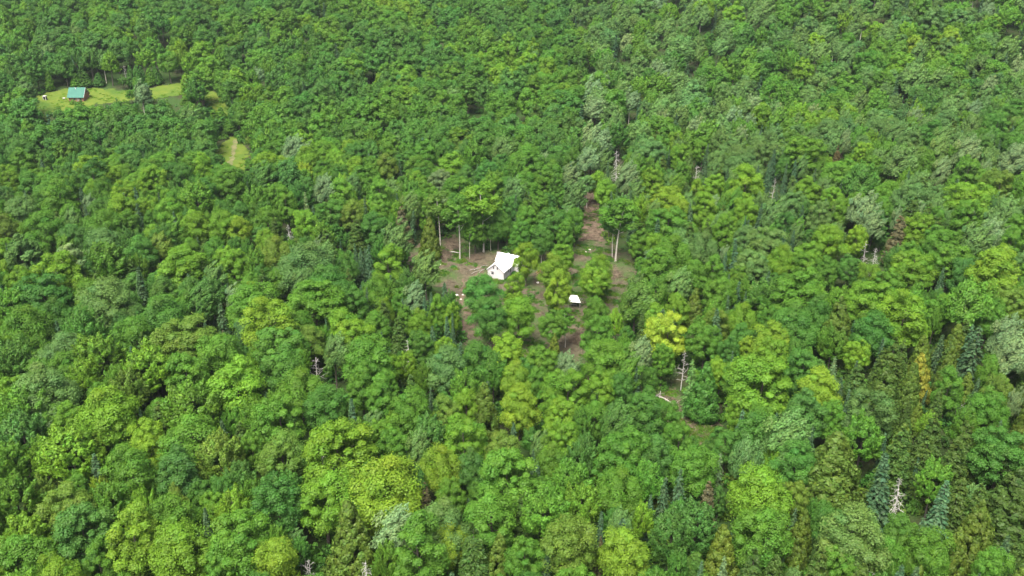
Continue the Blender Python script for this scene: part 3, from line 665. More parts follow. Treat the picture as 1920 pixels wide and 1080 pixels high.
KNOUN = {'B': 'round broadleaf tree', 'F': 'feathery broadleaf tree', 'P': 'windblown pale tree', 'W': 'white stemmed birch', 'S': 'slim spruce', 'C': 'cedar cone', 'H': 'layered hemlock'}
def top_px(t): 
    px, py, _ = proj(t['x'], t['y'], t['z'] + t['h'] * {'S': .55, 'C': .5, 'H': .55, 'W': .74}.get(t['k'], .62)); return float(px), float(py)
for t in own: t['lx'], t['ly'] = top_px(t)
def cls(t): return ('' if t['k'] == 'P' and t['c'] in 'pq' else CNAME[t['c']] + ' ') + KNOUN[t['k']]
for i, l in enumerate(LMARK):
    for t in own:
        d = math.hypot(t['lx'] - l[0], t['ly'] - l[1]); t.setdefault('near', []).append((d, i, direction(t['lx'] - l[0], t['ly'] - l[1])))
used = set()
for (px, py), lab in DEF.items():
    t = min(own, key=lambda t: abs(t['px'] - px) + abs((t['py'] if t['k'] not in 'SCH' else float(proj(t['x'], t['y'], t['z'] + t['h'])[1])) - py) + (0 if t['forced'] else 60))
    t['label'] = lab; t['named'] = True
rank = {}
for i in range(len(LMARK)):
    byc = {}
    for t in own:
        d, _, dr = t['near'][i]; byc.setdefault((cls(t), dr), []).append((d, id(t)))
    for key, L in byc.items():
        for j, (d, q) in enumerate(sorted(L)): rank[(i, q)] = j
for t in own:
    if t.get('named'): continue
    # a close landmark in which this tree's kind ranks low
    best = min(t['near'], key=lambda n: n[0] * (1 + .35 * rank[(n[1], id(t))]) + (1e6 if rank[(n[1], id(t))] >= len(ORD) or n[0] < 4 else 0))
    d, i, dr = best; t['label'] = f"{cls(t)}, {ORD[min(rank[(i, id(t))], 11)]} {dr} {LMARK[i][2]}"

# ------------------------------------------------------------------ the trees that are objects of their own
NAMES = {'B': ('broadleaf_tree', 'broadleaf tree', 'broadleaf trees of the forest'), 'S': ('spruce_tree', 'spruce', 'spruces among the broadleaf trees'),
         'C': ('cedar_tree', 'cedar', 'cedars among the broadleaf trees'), 'H': ('hemlock_tree', 'hemlock', 'hemlocks among the broadleaf trees')}
for k in 'FPW': NAMES[k] = NAMES['B']
def jit(c, s=.07):
    b = math.exp(fr.gauss(0, s)); h = fr.gauss(0, s * .7); return (c[0] * b * (1 + h), c[1] * b, c[2] * b * (1 - h), 1.0)
proto = {}
for t in own:
    k = t['k']; V = LIB[(k, 0)]; vi = fr.randrange(len(V)); nm, cat, grp = NAMES[k]
    if (k, vi) not in proto:
        crown = bpy.data.objects.new("crown", V[vi][0]); trunk = bpy.data.objects.new("trunk", V[vi][1]); root = bpy.data.objects.new(nm, None)
        proto[(k, vi)] = (root, crown, trunk); r_, c_, t_ = root, crown, trunk
    else:
        r_, c_, t_ = [o.copy() for o in proto[(k, vi)]]
    col.objects.link(r_); col.objects.link(c_); col.objects.link(t_); c_.parent = r_; t_.parent = r_
    r_.location = (t['x'], t['y'], t['z'])
    rz = fr.gauss(0, .25) if k == 'P' else fr.uniform(0, 6.283) if k != 'W' else fr.gauss(0, .4)
    r_.rotation_euler = (fr.gauss(0, .03), fr.gauss(0, .03), rz); r_.scale = (t['sx'] * fr.uniform(.95, 1.05), t['sx'] * fr.uniform(.95, 1.05), t['sz'])
    c_.color = jit(PAL[t['c']]); tag(r_, t['label'], cat, grp)

# ------------------------------------------------------------------ the rest of the wood, one mass
src = bpy.data.collections.new("forest_kinds"); order = []
def far_index(kind, f):
    lod = 1 if f > 400 else 0
    if kind == 'W': lod = 0
    if (kind == 'H'): lod = 0
    return fr.choice([i for i, (k, l, m) in enumerate(FARM) if k == kind and l == lod])
for i, (k, l, me) in enumerate(FARM):
    src.objects.link(bpy.data.objects.new(f"kind_{i:03d}", me))
def instancer(name, coll, pts, idx, rot, scl, tint, label):
    me = bpy.data.meshes.new(name); me.vertices.add(len(pts)); me.vertices.foreach_set("co", np.array(pts, np.float32).reshape(-1))
    a = me.attributes.new("pick", 'INT', 'POINT'); a.data.foreach_set("value", np.array(idx, np.int32))
    a = me.attributes.new("turn", 'FLOAT_VECTOR', 'POINT'); a.data.foreach_set("vector", np.array(rot, np.float32).reshape(-1))
    a = me.attributes.new("size", 'FLOAT_VECTOR', 'POINT'); a.data.foreach_set("vector", np.array(scl, np.float32).reshape(-1))
    a = me.attributes.new("tint", 'FLOAT_COLOR', 'POINT'); a.data.foreach_set("color", np.array(tint, np.float32).reshape(-1))
    o = link(bpy.data.objects.new(name, me)); g = bpy.data.node_groups.new(name, 'GeometryNodeTree')
    g.interface.new_socket("Geometry", in_out='INPUT', socket_type='NodeSocketGeometry'); g.interface.new_socket("Geometry", in_out='OUTPUT', socket_type='NodeSocketGeometry')
    N = g.nodes.new; gi, go = N("NodeGroupInput"), N("NodeGroupOutput"); ip = N("GeometryNodeInstanceOnPoints"); ci = N("GeometryNodeCollectionInfo")
    ci.inputs[0].default_value = coll; ci.inputs[1].default_value = True; ci.inputs[2].default_value = True
    def na(n, ty):
        q = N("GeometryNodeInputNamedAttribute"); q.data_type = ty; q.inputs[0].default_value = n; return [s for s in q.outputs if s.enabled][0]
    e = N("FunctionNodeEulerToRotation"); L = g.links.new
    L(gi.outputs[0], ip.inputs["Points"]); L(ci.outputs[0], ip.inputs["Instance"]); ip.inputs["Pick Instance"].default_value = True
    L(na("pick", 'INT'), ip.inputs["Instance Index"]); L(na("turn", 'FLOAT_VECTOR'), e.inputs[0]); L(e.outputs[0], ip.inputs["Rotation"])
    L(na("size", 'FLOAT_VECTOR'), ip.inputs["Scale"]); L(ip.outputs[0], go.inputs[0])
    md = o.modifiers.new("growth", 'NODES'); md.node_group = g
    tag(o, label, None, None, "stuff"); return o
pts, idx, rot, scl, tint = [], [], [], [], []
for t in mass:
    k = t['k']; pts.append((t['x'], t['y'], t['z'])); idx.append(far_index(k, t['f']))
    rot.append((fr.gauss(0, .03), fr.gauss(0, .03), fr.gauss(0, .25) if k == 'P' else fr.uniform(0, 6.283)))
    scl.append((t['sx'], t['sx'], t['sz'])); tint.append(jit(PAL[t['c']], .08))
instancer("distant_forest", src, pts, idx, rot, scl, tint, "dense mixed green forest rising over the hillside behind")
# undergrowth: low leafy bushes on the forest floor
ug = bpy.data.collections.new("undergrowth_kinds")
for i in range(3):
    Q, c = crown_round(1.5, 2.4, .1, 14, .7, .42, 26, .8); ug.objects.link(bpy.data.objects.new(f"bush_{i}", crown_mesh(f"bush_{i}", Q, c, M['leaf_far'])))
pts, idx, rot, scl, tint = [], [], [], [], []
nu = 0
while nu < 9000:
    y = 100 + 400 * fr.random(); half = .58 * y + 40; x = fr.uniform(-half, half); z = float(terr(x, y)); px, py, f = proj(x, y, z + 1)
    if py > 1300 or py < 100: nu += 1; continue
    if any(pin(px, py, q) for q in VIS) or any(pin(x, y, P) for P in POLYS) and fr.random() < .97: nu += 1; continue
    s = fr.uniform(.35, 1.25); pts.append((x, y, z)); idx.append(fr.randrange(3)); rot.append((0, 0, fr.uniform(0, 6.28))); scl.append((s, s, s * fr.uniform(.7, 1.4)))
    tint.append(jit(PAL[fr.choice('gddbo')], .15)); nu += 1
instancer("undergrowth", ug, pts, idx, rot, scl, tint, "low leafy undergrowth on the forest floor")
# tufts of grass and weeds on the open ground
gt = bpy.data.collections.new("grass_kinds")
for i in range(3):
    n = 60; b_ = rng.normal(0, .45, (n, 3)); b_[:, 2] = .16 + rng.random(n) * .12
    ax = np.stack([rng.normal(0, .5, n), rng.normal(0, .5, n), np.ones(n)], 1)
    gt.objects.link(bpy.data.objects.new(f"tuft_{i}", crown_mesh(f"tuft_{i}", quads(b_, sph(n) * [1, 1, .3], .28 * np.ones(n), 2.0, ax), leafvar(n), M['leaf_far'])))
pts, idx, rot, scl, tint = [], [], [], [], []
def tufts(poly, n, cs, s0, s1, thr):
    P = np.array(poly); a0, b0 = P.min(0); a1, b1 = P.max(0); X = rng.uniform(a0, a1, n); Y = rng.uniform(b0, b1, n); k = inpoly(X, Y, poly)
    for x, y in zip(X[k], Y[k]):
        if math.sin(x / 4.1 + 1.3 * math.sin(y / 6)) * math.sin(y / 5.3 + .7) + .5 * math.sin(x * .6 + y * .9) < thr: continue
        s = fr.uniform(s0, s1); pts.append((x, y, float(terr(x, y)) + .05)); idx.append(fr.randrange(3)); rot.append((0, 0, fr.uniform(0, 6.28))); scl.append((s, s, s)); tint.append(jit(PAL[fr.choice(cs)], .15))
tufts(clear_w, 9000, 'goodb', .5, 1.2, .25); tufts(gap_w, 1800, 'goo', .5, 1.3, .0); tufts(mead_w, 2500, 'lyl', .4, .8, .2); tufts(mead2_w, 700, 'lyl', .4, .8, .2)
instancer("grass", gt, pts, idx, rot, scl, tint, "patchy grass and weeds on the open ground")

# ------------------------------------------------------------------ standing dead trees
for x, y, hh, mi, lab in deadpos:
    H0 = 14.0 if mi != 3 else 12.0; s = hh / H0
    r_ = empty("dead_tree", (x, y, float(terr(x, y))), fr.uniform(0, 6.28)); tag(r_, lab, "dead tree", "standing dead trees")
    o = link(bpy.data.objects.new("bare_trunk", DEADM[mi]), r_); r_.scale = (max(s, .75), max(s, .75), s)
    if 'leaning' in lab: r_.rotation_euler = (0, .5, 2.6)

# ------------------------------------------------------------------ the white house
def prism(mb, x0, x1, y0, y1, z0, ze, zr, axis, mi=0):
    """walls of a gabled block, ridge along 'x' or 'y' (no roof, no floor)"""
    if axis == 'y':
        xm = (x0 + x1) / 2
        V = [(x0,y0,z0),(x1,y0,z0),(x1,y0,ze),(xm,y0,zr),(x0,y0,ze),(x0,y1,z0),(x1,y1,z0),(x1,y1,ze),(xm,y1,zr),(x0,y1,ze)]
    else:
        ym = (y0 + y1) / 2
        V = [(x0,y1,z0),(x0,y0,z0),(x0,y0,ze),(x0,ym,zr),(x0,y1,ze),(x1,y1,z0),(x1,y0,z0),(x1,y0,ze),(x1,ym,zr),(x1,y1,ze)]
    mb.add(V, [(0,1,2,3,4), (9,8,7,6,5), (1,6,7,2), (5,0,4,9), (2,7,8,3), (9,4,3,8)], mi)
def gable_roof(mb, x0, x1, y0, y1, ze, zr, axis, over, rake, th=.10, lift=.03):
    """two sloped slabs with eaves"""
    def slab(P):
        P = np.array(P, float); n = np.cross(P[1] - P[0], P[3] - P[0]); n /= np.linalg.norm(n)
        if n[2] < 0: n = -n; P = P[::-1]
        T = P + n * th; V = np.concatenate([P, T]); mb.add(V, [(3,2,1,0),(4,5,6,7),(0,1,5,4),(1,2,6,5),(2,3,7,6),(3,0,4,7)])
    if axis == 'y':
        xm = (x0 + x1) / 2; s = (zr - ze) / (xm - x0)
        for sgn, xe in ((-1, x0 - over), (1, x1 + over)):
            z = ze - s * over + lift; slab([(xe, y0 - rake, z), (xm, y0 - rake, zr + lift), (xm, y1 + rake, zr + lift), (xe, y1 + rake, z)])
    else:
        ym = (y0 + y1) / 2; s = (zr - ze) / (ym - y0)
        for ye in (y0 - over, y1 + over):
            z = ze - s * over + lift; slab([(x0 - rake, ye, z), (x0 - rake, ym, zr + lift), (x1 + rake, ym, zr + lift), (x1 + rake, ye, z)])
def window(parent, c, w_, h_, face, frame_m, bars=True):
    """frame proud of the wall with a dark pane set in it; face: 'front' (-y) or 'side' (+x)"""
    fr_ = MB(); pa = MB(); t = .07
    def bx(mb, du, dz, su, sz, dep, off):
        if face == 'front': mb.box((c[0] + du, c[1] - off, c[2] + dz), (su, dep, sz))
        else: mb.box((c[0] + off, c[1] + du, c[2] + dz), (dep, su, sz))
    for s_ in (-1, 1):
        bx(fr_, s_ * (w_ / 2 + t / 2), 0, t, h_ + 2 * t, .08, .03); bx(fr_, 0, s_ * (h_ / 2 + t / 2), w_ - .004, t, .076, .03)
    if bars: bx(fr_, 0, 0, w_ - .004, .05, .06, .03)
    bx(pa, 0, 0, w_, h_, .03, .012)
    f = fr_.build("window", frame_m, parent); pa.build("pane", M['pane'], f); return f
A = at(914.5, 520.5); Cc = at(944.4, 526.7); ang = math.atan2(Cc[1] - A[1], Cc[0] - A[0]); HW = math.hypot(*(Cc - A)[:2]); HD = 8.2
hz = float(min(terr(*A[:2]), terr(*Cc[:2])))
house = empty("white_house", (A[0], A[1], hz), ang); tag(house, "white gabled house with white metal roof in the brown clearing", "house")
m = MB(); prism(m, 0, HW, 0, HD, -.5, 3.3, 5.75, 'y'); m.build("wall", M['white'], house)
m = MB(); prism(m, -.9, HW + 1.7, HD + .01, HD + 3.8, -.5, 3.1, 5.3, 'x'); m.build("rear_wing", M['white'], house)
m = MB(); gable_roof(m, 0, HW, 0, HD + 1.6, 3.3, 5.75, 'y', .30, .30); rf = m.build("roof", M['white_roof'], house)
m = MB(); gable_roof(m, -.9, HW + 1.7, HD + .01, HD + 3.8, 3.1, 5.3, 'x', .30, .25, .10, .02); m.build("wing_roof", M['white_roof'], house)
m = MB()
for k in range(1, 16):   # standing seams
    y = k * .62 - .3
    for s_ in (-1, 1):
        x_e = HW / 2 + s_ * (HW / 2 + .28); sl = (5.75 - 3.3) / (HW / 2)
        m.tube([(HW / 2 + s_ * .05, y, 5.75 + .14 - .05 * sl), (x_e, y, 3.3 + .14 - .28 * sl)], .022, 4)
m.build("seam", M['white_roof'], rf)
m = MB()
for s_ in (-1, 1):
    sl = (5.75 - 3.3) / (HW / 2); x_e = HW / 2 + s_ * (HW / 2 + .28)
    m.tube([(HW / 2, -.26, 5.70), (x_e, -.26, 3.27 - .28 * sl)], .075, 4)
m.build("rake_board", M['grey_trim'], house)
m = MB(); m.box((-.55, HD + .9, 4.6), (.55, .55, 2.4)); ch = m.build("chimney", M['white'], house)
m = MB(); m.box((-.55, HD + .9, 5.83), (.7, .7, .08)); m.build("chimney_cap", M['grey_trim'], ch)
window(house, (.38 * HW, 0, 4.15), .34, .85, 'front', M['grey_trim'], False); window(house, (.61 * HW, 0, 4.15), .34, .85, 'front', M['grey_trim'], False)
window(house, (.31 * HW, 0, 2.2), .95, 1.05, 'front', M['white'])
window(house, (HW, 3.7, 2.2), .38, 1.15, 'side', M['white'], False)
m = MB(); m.box((HW + .03, 5.2, 1.3), (.07, .85, 2.3)); d = m.build("door", M['grey_trim'], house); m = MB(); m.box((HW + .075, 5.2, 1.75), (.03, .5, .9)); m.build("door_pane", M['pane'], d)

# ------------------------------------------------------------------ open shelter with a white roof, and the dish beside it
q4 = [at(1064.7, 566.1, 2.3), at(1088.9, 568.0, 2.3), at(1082.8, 554.7, 2.9), at(1069.2, 553.6, 2.9)]
ctr = np.mean(q4, 0); gz = float(terr(ctr[0], ctr[1]))
shel = empty("open_shelter", (ctr[0], ctr[1], gz)); tag(shel, "open shelter on posts with a flat white roof among lime trees", "shelter")
P = np.array(q4) - np.array([ctr[0], ctr[1], gz]); T = P + [0, 0, .10]
m = MB(); m.add(np.concatenate([P, T]), [(3,2,1,0),(4,5,6,7),(0,1,5,4),(1,2,6,5),(2,3,7,6),(3,0,4,7)]); rf = m.build("roof", M['white_roof'], shel)
m = MB()
for k in range(1, 12):
    u = k / 12; a = T[0] * (1 - u) + T[1] * u; b = T[3] * (1 - u) + T[2] * u; m.tube([a + [0, 0, .015], b + [0, 0, .015]], .025, 4)
m.build("seam", M['white_roof'], rf)
for k in range(4):
    c = P[k] * .88; m = MB(); m.box((c[0], c[1], (P[k][2] - .02 - .3) / 2), (.14, .14, P[k][2] + .28)); m.build("post", M['grey_timber'], shel)
for a, b in ((0, 1), (3, 2)):
    m = MB(); m.tube([P[a] * [.9, .88, 1] - [0, 0, .10], P[b] * [.9, .88, 1] - [0, 0, .10]], .08, 4); m.build("beam", M['grey_timber'], shel)
m = MB(); m.box((0, .4, .5), (1.9, .9, .08))
for sx_ in (-.8, .8):
    for sy_ in (.1, .7): m.box((sx_, sy_, .13), (.08, .08, .66))
tb = m.build("picnic_table", M['grey_timber']); tb.location = (ctr[0], ctr[1], gz); tag(tb, "grey wooden table under the white roofed open shelter", "table")
p = at(1090.9, 559.8, 2.6); gz = float(terr(p[0], p[1]))
dish = empty("satellite_dish", (p[0], p[1], gz), -.5); tag(dish, "small round white dish on a pole right of the white shelter", "dish")
m = MB(); m.tube([(0, .06, -.3), (0, .06, 2.55)], .035, 8); m.build("pole", M['grey_trim'], dish)
bm_v, bm_f = [(0, 0, 0)], []
for r_i, rr in enumerate((.16, .30, .42)):
    for k in range(20): a = k * 2 * math.pi / 20; bm_v.append((rr * math.cos(a), -.35 * rr * rr * 1.4, rr * math.sin(a)))
for k in range(20):
    k2 = (k + 1) % 20; bm_f.append((0, 1 + k2, 1 + k))
    for r_i in range(2): bm_f.append((1 + r_i*20 + k, 1 + r_i*20 + k2, 1 + (r_i+1)*20 + k2, 1 + (r_i+1)*20 + k))
m = MB(); V = np.array(bm_v); rot = np.array([[1,0,0],[0,math.cos(.5),math.sin(.5)],[0,-math.sin(.5),math.cos(.5)]]); V = V @ rot + [0, 0, 2.6]
m.add(V, bm_f); V2 = V + np.array([0, .02, -.004]); m.add(V2, [f[::-1] for f in bm_f]); m.build("bowl", M['white'], dish)
m = MB(); m.tube([(0, -.05, 2.25), (0, -.42, 2.62), (0, -.38, 2.75)], .022, 6); m.build("feed_arm", M['grey_trim'], dish)

# ------------------------------------------------------------------ timber frame, white tanks
p = at(1013, 513); fr_t = empty("timber_frame", (p[0], p[1], float(terr(p[0], p[1]))), -.15); tag(fr_t, "orange brown timber frame with a cross beam right of the white house", "timber frame")
for x_ in (0, 1.7):
    m = MB(); m.box((x_, 0, 1.0), (.16, .16, 2.5)); m.build("post", M['timber'], fr_t)
m = MB(); m.box((.85, 0, 2.34), (2.2, .18, .17)); m.build("cross_beam", M['timber'], fr_t)
for k, (a, b) in enumerate((((-1.7, .2, .02), (-.1, -.15, 1.5)), ((-1.2, -.9, .02), (-.1, -.16, 1.0)), ((-2.1, -.6, .05), (-.9, -1.6, .1)))):
    m = MB(); m.tube([a, b], .09, 4); m.build("brace", M['timber'], fr_t)
def tank(px, py, L, r, lab, rz):
    p = at(px, py); t = empty("white_tank", (p[0], p[1], float(terr(p[0], p[1]))), rz); tag(t, lab, "tank")
    m = MB(); u = np.linspace(0, math.pi, 9); xs_ = np.concatenate([-L / 2 - r * .6 * np.cos(u[4::-1] - 0) * 0 - L * 0 * u[:5], []]) if False else None
    pts_ = [(-L/2 - r*.55, 0, r+.25), (-L/2 - r*.45, 0, r+.25), (-L/2 - r*.2, 0, r+.25), (-L/2, 0, r+.25), (L/2, 0, r+.25), (L/2 + r*.2, 0, r+.25), (L/2 + r*.45, 0, r+.25), (L/2 + r*.55, 0, r+.25)]
    m.tube(pts_, [.25*r, .6*r, .9*r, r, r, .9*r, .6*r, .25*r], 16); m.build("drum", M['white'], t)
    m = MB(); m.tube([(0, 0, 2*r+.22), (0, 0, 2*r+.36)], .12, 10); m.build("valve_dome", M['grey_trim'], t)
    for x_ in (-L*.33, L*.33):
        m = MB(); m.box((x_, 0, .14), (.12, r*1.3, .42)); m.build("foot", M['grey_trim'], t)
tank(1035, 494, 1.1, .55, "white rounded tank half hidden behind lime trees right of the house", .2)
tank(120.3, 186.5, .8, .38, "small white tank at the left front of the green roofed cabin", .7)

# ------------------------------------------------------------------ log cabin with the green roof, and the white shed left of it
p = at(129.8, 190.5); p2 = at(157.3, 190.8); CW = float(p2[0] - p[0]); CD = 7.6; gz = float(terr(p[0] + CW / 2, p[1] + 2))
cab = empty("log_cabin", (p[0], p[1], gz), math.atan2(p2[1] - p[1], p2[0] - p[0]) * .6); tag(cab, "brown log cabin with a green metal roof on the meadow", "cabin")
m = MB(); prism(m, 0, CW, 0, CD, -1.5, 2.6, 6.3, 'x'); wl = m.build("wall", M['logwall'], cab)
m = MB()
for k in range(9): m.tube([(CW + .0, .05, .15 + k * .29), (CW + .0, CD - .05, .15 + k * .29)], .12, 6); m.tube([(.05, 0, .15 + k * .29), (CW - .05, 0, .15 + k * .29)], .12, 6)
m.build("log", M['logwall'], cab)
m = MB(); gable_roof(m, 0, CW, 0, CD, 2.6, 6.3, 'x', .7, .5, .12); rf = m.build("roof", M['green_roof'], cab)
m = MB()
for k in range(1, 18):
    x_ = -.5 + k * (CW + 1) / 18; sl = 3.7 / (CD / 2)
    m.tube([(x_, CD / 2 - .05, 6.3 + .17 - .05 * sl), (x_, -.68, 2.6 + .17 - .68 * sl)], .03, 4)
m.build("seam", M['green_roof'], rf)
m = MB(); sl = 3.7 / (CD / 2); m.tube([(CW + .53, CD / 2, 6.38), (CW + .53, -.7, 2.68 - .7 * sl)], .10, 4); m.tube([(CW + .53, CD / 2, 6.38), (CW + .53, CD + .7, 2.68 - .7 * sl)], .10, 4); m.build("rake_board", M['white'], cab)
m = MB(); m.tube([(CW * .42, CD / 2 - .6, 5.4), (CW * .42, CD / 2 - .6, 6.45)], .26, 10); m.build("roof_vent", M['white'], cab)
for y_ in (2.9, 4.8): window(cab, (CW + .13, y_, 3.9), .7, 1.0, 'side', M['grey_trim'], False)
for x_, w_ in ((CW * .40, 1.0), (CW * .82, .9)): window(cab, (x_, -.13, 1.35), w_, 1.2, 'front', M['grey_trim'])
m = MB(); m.box((CW * .62, -.13, 1.0), (.9, .08, 2.0)); m.build("door", M['grey_timber'], cab)
p = at(84.0, 188.2); sh = empty("garden_shed", (p[0], p[1], float(terr(p[0], p[1]))), -.35); tag(sh, "small white framed open shed left of the green roofed cabin", "shed")
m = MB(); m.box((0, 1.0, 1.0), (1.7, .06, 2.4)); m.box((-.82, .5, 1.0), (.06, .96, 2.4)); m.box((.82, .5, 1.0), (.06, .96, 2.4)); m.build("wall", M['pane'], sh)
for x_ in (-.86, .86):
    m = MB(); m.box((x_, -.03, 1.0), (.24, .10, 2.4)); m.build("corner_post", M['white'], sh)
m = MB(); m.box((0, -.03, 2.08), (1.47, .10, .26)); m.build("lintel", M['white'], sh)
m = MB(); m.box((0, .48, 2.29), (2.1, 1.3, .10)); m.build("roof", M['white'], sh)

# ------------------------------------------------------------------ rocks, logs, boards, brush piles, slash
def rock(px, py, r, lab):
    p = at(px, py); bm = bmesh.new(); bmesh.ops.create_icosphere(bm, subdivisions=2, radius=r)
    ph = rng.uniform(0, 6, 3)
    for v in bm.verts:
        c = v.co / r; v.co *= 1 + .16 * math.sin(3 * c.x + ph[0]) + .14 * math.sin(4 * c.y + ph[1]) + .1 * math.sin(5 * c.z + ph[2]); v.co.z *= .65
    me = bpy.data.meshes.new("rock"); bm.to_mesh(me); bm.free(); me.materials.append(M['stone'])
    o = link(bpy.data.objects.new("rock", me)); o.location = (p[0], p[1], float(terr(p[0], p[1])) + r * .3); tag(o, lab, "rock", "pale rocks on the open ground")
for px, py, r, lab in [(857, 555, .62, 'largest pale rock at the left of the orange dirt path'),(868, 554, .45, 'pale rock in the middle of the orange dirt path'),(877, 551, .55, 'pale rock on the right rim of the orange dirt path'),
    (864, 562, .38, 'lowest small pale rock on the orange dirt path'),(1106, 469, .40, 'white rock at the foot of the brown skid track'),(1098.5, 473, .42, 'white rock in the grass below the skid track'),
    (1127, 480, .34, 'small pale rock in the brown strip right of the grass'),(1138.5, 487, .36, 'pale rock beside the white birch stem on the right'),(826, 487, .36, 'upper pale rock beside the brown brush pile'),
    (826, 496.5, .36, 'lower pale rock below the brown brush pile'),(1008, 531, .50, 'pale rock on bare soil between the two lime trees')]: rock(px, py, r, lab)
def log(name, p1, p2, r, h, lab, cat, grp, mt, twigs=0):
    a = at(*p1, h); b = at(*p2, h); c = (a + b) / 2; m = MB(); n = 6; t = np.linspace(0, 1, n)[:, None]; d = b - a; L = np.linalg.norm(d)
    P = (a - c) * (1 - t) + (b - c) * t + np.array([0, 0, 1]) * (.04 * L * np.sin(t * 5)) ; m.tube(P, np.linspace(r * 1.15, r * .7, n), 7)
    for k in range(twigs):
        s_ = P[rng.integers(1, n)]; e = s_ + norm(d * .5 / L + rng.normal(0, .6, 3) + [0, 0, .35]) * rng.uniform(.6, 2.0); m.tube([s_, (s_ + e) / 2 + rng.normal(0, .05, 3), e], [r * .3, r * .22, .015], 4)
    o = m.build(name, mt); o.location = c; tag(o, lab, cat, grp)
log("fallen_log", (844, 472.5), (862, 473.5), .20, .5, "white fallen log lying beside the brown brush pile", "log", "fallen logs", M['birch'])
log("fallen_log", (1234, 743), (1266, 757.5), .17, .5, "longest white fallen log in the brushy opening", "log", "fallen logs", M['birch'], 5)
log("fallen_log", (1225, 748), (1238, 736), .13, .8, "thin white log leaning up left in the brushy opening", "log", "fallen logs", M['birch'], 5)
log("fallen_log", (1236, 749), (1239, 732), .11, .9, "short white stick crossing the other logs in the opening", "log", "fallen logs", M['birch'], 3)
log("fallen_log", (1242, 762), (1252, 752), .10, .4, "thin grey stick below the longest white log", "log", "fallen logs", M['dead'], 4)
for k, (a, b, lab) in enumerate([((884, 513.5), (906, 504), 'long pale board lowest in the pile left of the house'), ((889, 506), (911, 499.5), 'grey board in the middle of the pile left of the house'),
     ((898, 511.5), (912, 502), 'short board nearest the house in its left side pile'), ((880, 507), (899, 503.5), 'grey board at the far left of the house board pile'), ((901, 500), (915, 496.5), 'short pale board behind the house left corner')]):
    log("board", a, b, .10, .35, lab, "board", "boards piled left of the house", M['grey_timber'])
def brush(px, py, rx, ry, hgt, n, lab, mt='brush', L=(.8, 2.6)):
    p = at(px, py); m = MB()
    for k in range(n):
        u = math.sqrt(rng.random()); a = rng.uniform(0, 6.28); x_, y_ = rx * u * math.cos(a), ry * u * math.sin(a); z_ = hgt * (1 - u * u) * rng.random() ** .6
        d = norm(np.array([rng.normal(), rng.normal(), rng.normal(0, .45)])) * rng.uniform(*L); s_ = np.array([x_, y_, z_]); r = rng.uniform(.02, .06)
        mid = s_ + rng.normal(0, .18, 3); A_ = s_ - d / 2; B_ = s_ + d / 2; A_[2] = max(A_[2], .02); B_[2] = max(B_[2], .02); m.tube([A_, mid, B_], [r, r * .8, r * .4], 3, cap=False)
    V = []; Fc = []
    nn, mm = 9, 20          # packed heart of the heap
    for i in range(nn):
        for j in range(mm):
            u = i / (nn - 1); a = j * 6.283 / mm; k_ = 1 + .12 * math.sin(3 * a + 1) + .08 * math.sin(7 * a)
            V.append((rx * .8 * u * k_ * math.cos(a), ry * .8 * u * k_ * math.sin(a), hgt * .62 * (1 - u * u) + .12 * math.sin(9 * a + 7 * u) * u * (1 - u) * 3 - .05))
    for i in range(nn - 1):
        for j in range(mm): Fc.append((i*mm + j, (i+1)*mm + j, (i+1)*mm + (j+1) % mm, i*mm + (j+1) % mm))
    m.add(V, Fc); o = m.build("brush_pile", M[mt]); o.location = (p[0], p[1], float(terr(p[0], p[1]))); o.rotation_euler = (0, 0, rng.uniform(-.3, .3)); tag(o, lab, "brush pile", "brush piles of the clearing")
brush(824, 482, 5.0, 5.5, 2.4, 900, "largest brown brush pile at the upper left of the clearing")
brush(848, 462, 3.5, 5.0, 1.8, 500, "dark brown brush pile behind the white fallen log")
brush(890, 484, 3.2, 2.2, 1.2, 350, "low brown brush heap at the forest edge behind the house")
brush(1090, 640, 3.2, 3.0, 4.6, 900, "tall round heap of dry brown brush below the shelter", 'brush', (1.0, 3.0))
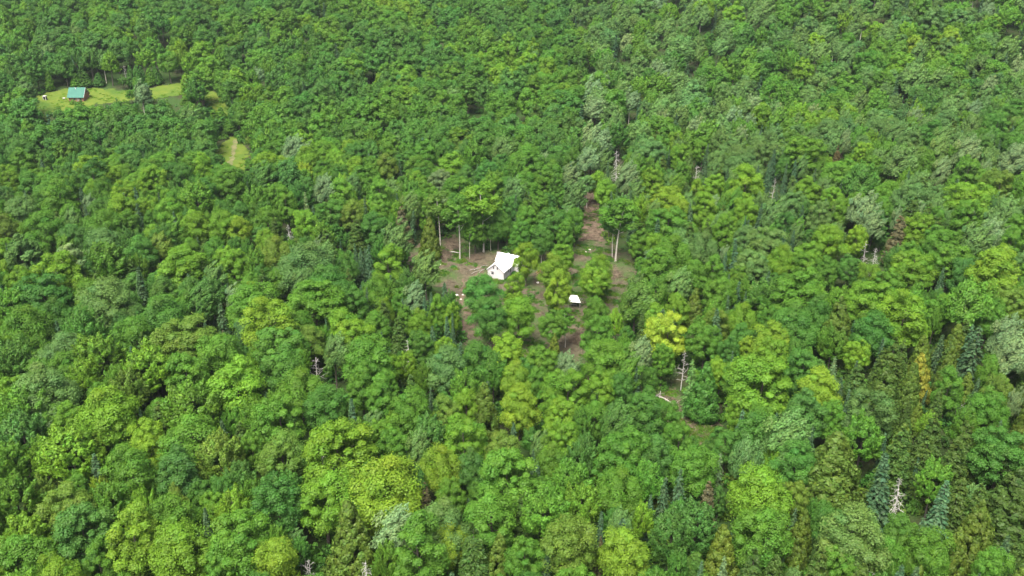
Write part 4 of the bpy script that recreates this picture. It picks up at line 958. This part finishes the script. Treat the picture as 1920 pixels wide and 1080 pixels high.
brush(928, 652, 3.4, 3.0, 1.6, 450, "brown brush heap at the lower left of the clearing")
brush(1040, 672, 3.0, 2.4, 1.0, 350, "flat brown brush heap at the bottom of the clearing")
brush(1150, 515, 3.6, 4.0, 1.1, 450, "wide brown brush heap on the right of the clearing")
brush(1300, 800, 2.5, 2.0, .7, 250, "low brush heap at the end of the brushy opening")
m = MB()
def scatter(poly, n, r0, r1, L):
    P = np.array(poly); a0, b0 = P.min(0); a1, b1 = P.max(0); X = rng.uniform(a0, a1, n); Y = rng.uniform(b0, b1, n); k = inpoly(X, Y, poly)
    for x_, y_ in zip(X[k], Y[k]):
        z_ = float(terr(x_, y_)) + rng.uniform(.12, .45); d = norm(np.array([rng.normal(), rng.normal(), rng.normal(0, .15)])) * rng.uniform(*L); s_ = np.array([x_, y_, z_]); r = rng.uniform(r0, r1)
        m.tube([s_ - d / 2, s_ + rng.normal(0, .1, 3), s_ + d / 2], [r, r, r * .5], 3, cap=False)
scatter(clear_w, 7000, .03, .08, (.6, 2.6)); scatter(track_w, 2600, .03, .09, (.6, 2.6)); scatter(gap_w, 2200, .03, .08, (.6, 2.4))
o = m.build("woody_debris", M['brush']); tag(o, "broken branches and slash strewn over the open ground", None, None, "stuff")

# ------------------------------------------------------------------ thin summer haze between the camera and the far hillside
hm = bpy.data.materials.new("thin_haze"); hm.use_nodes = True; n_ = hm.node_tree; n_.nodes.clear()
ho = n_.nodes.new("ShaderNodeOutputMaterial"); pv = n_.nodes.new("ShaderNodeVolumePrincipled"); pv.inputs["Density"].default_value = HAZE
pv.inputs["Color"].default_value = (.74, .86, .90, 1); pv.inputs["Anisotropy"].default_value = .3; n_.links.new(pv.outputs[0], ho.inputs["Volume"])
zlo = float(min(terr(*np.meshgrid(np.arange(GX0, GX1, 10), np.arange(GY0, GY1, 10))).min(), 0)) - 3; zhi = 330.0
m = MB(); m.box((0, 0, (zlo + zhi) / 2), (12400, 12400, zhi - zlo)); o = m.build("haze", hm); tag(o, "thin pale summer haze", None, None, "stuff")
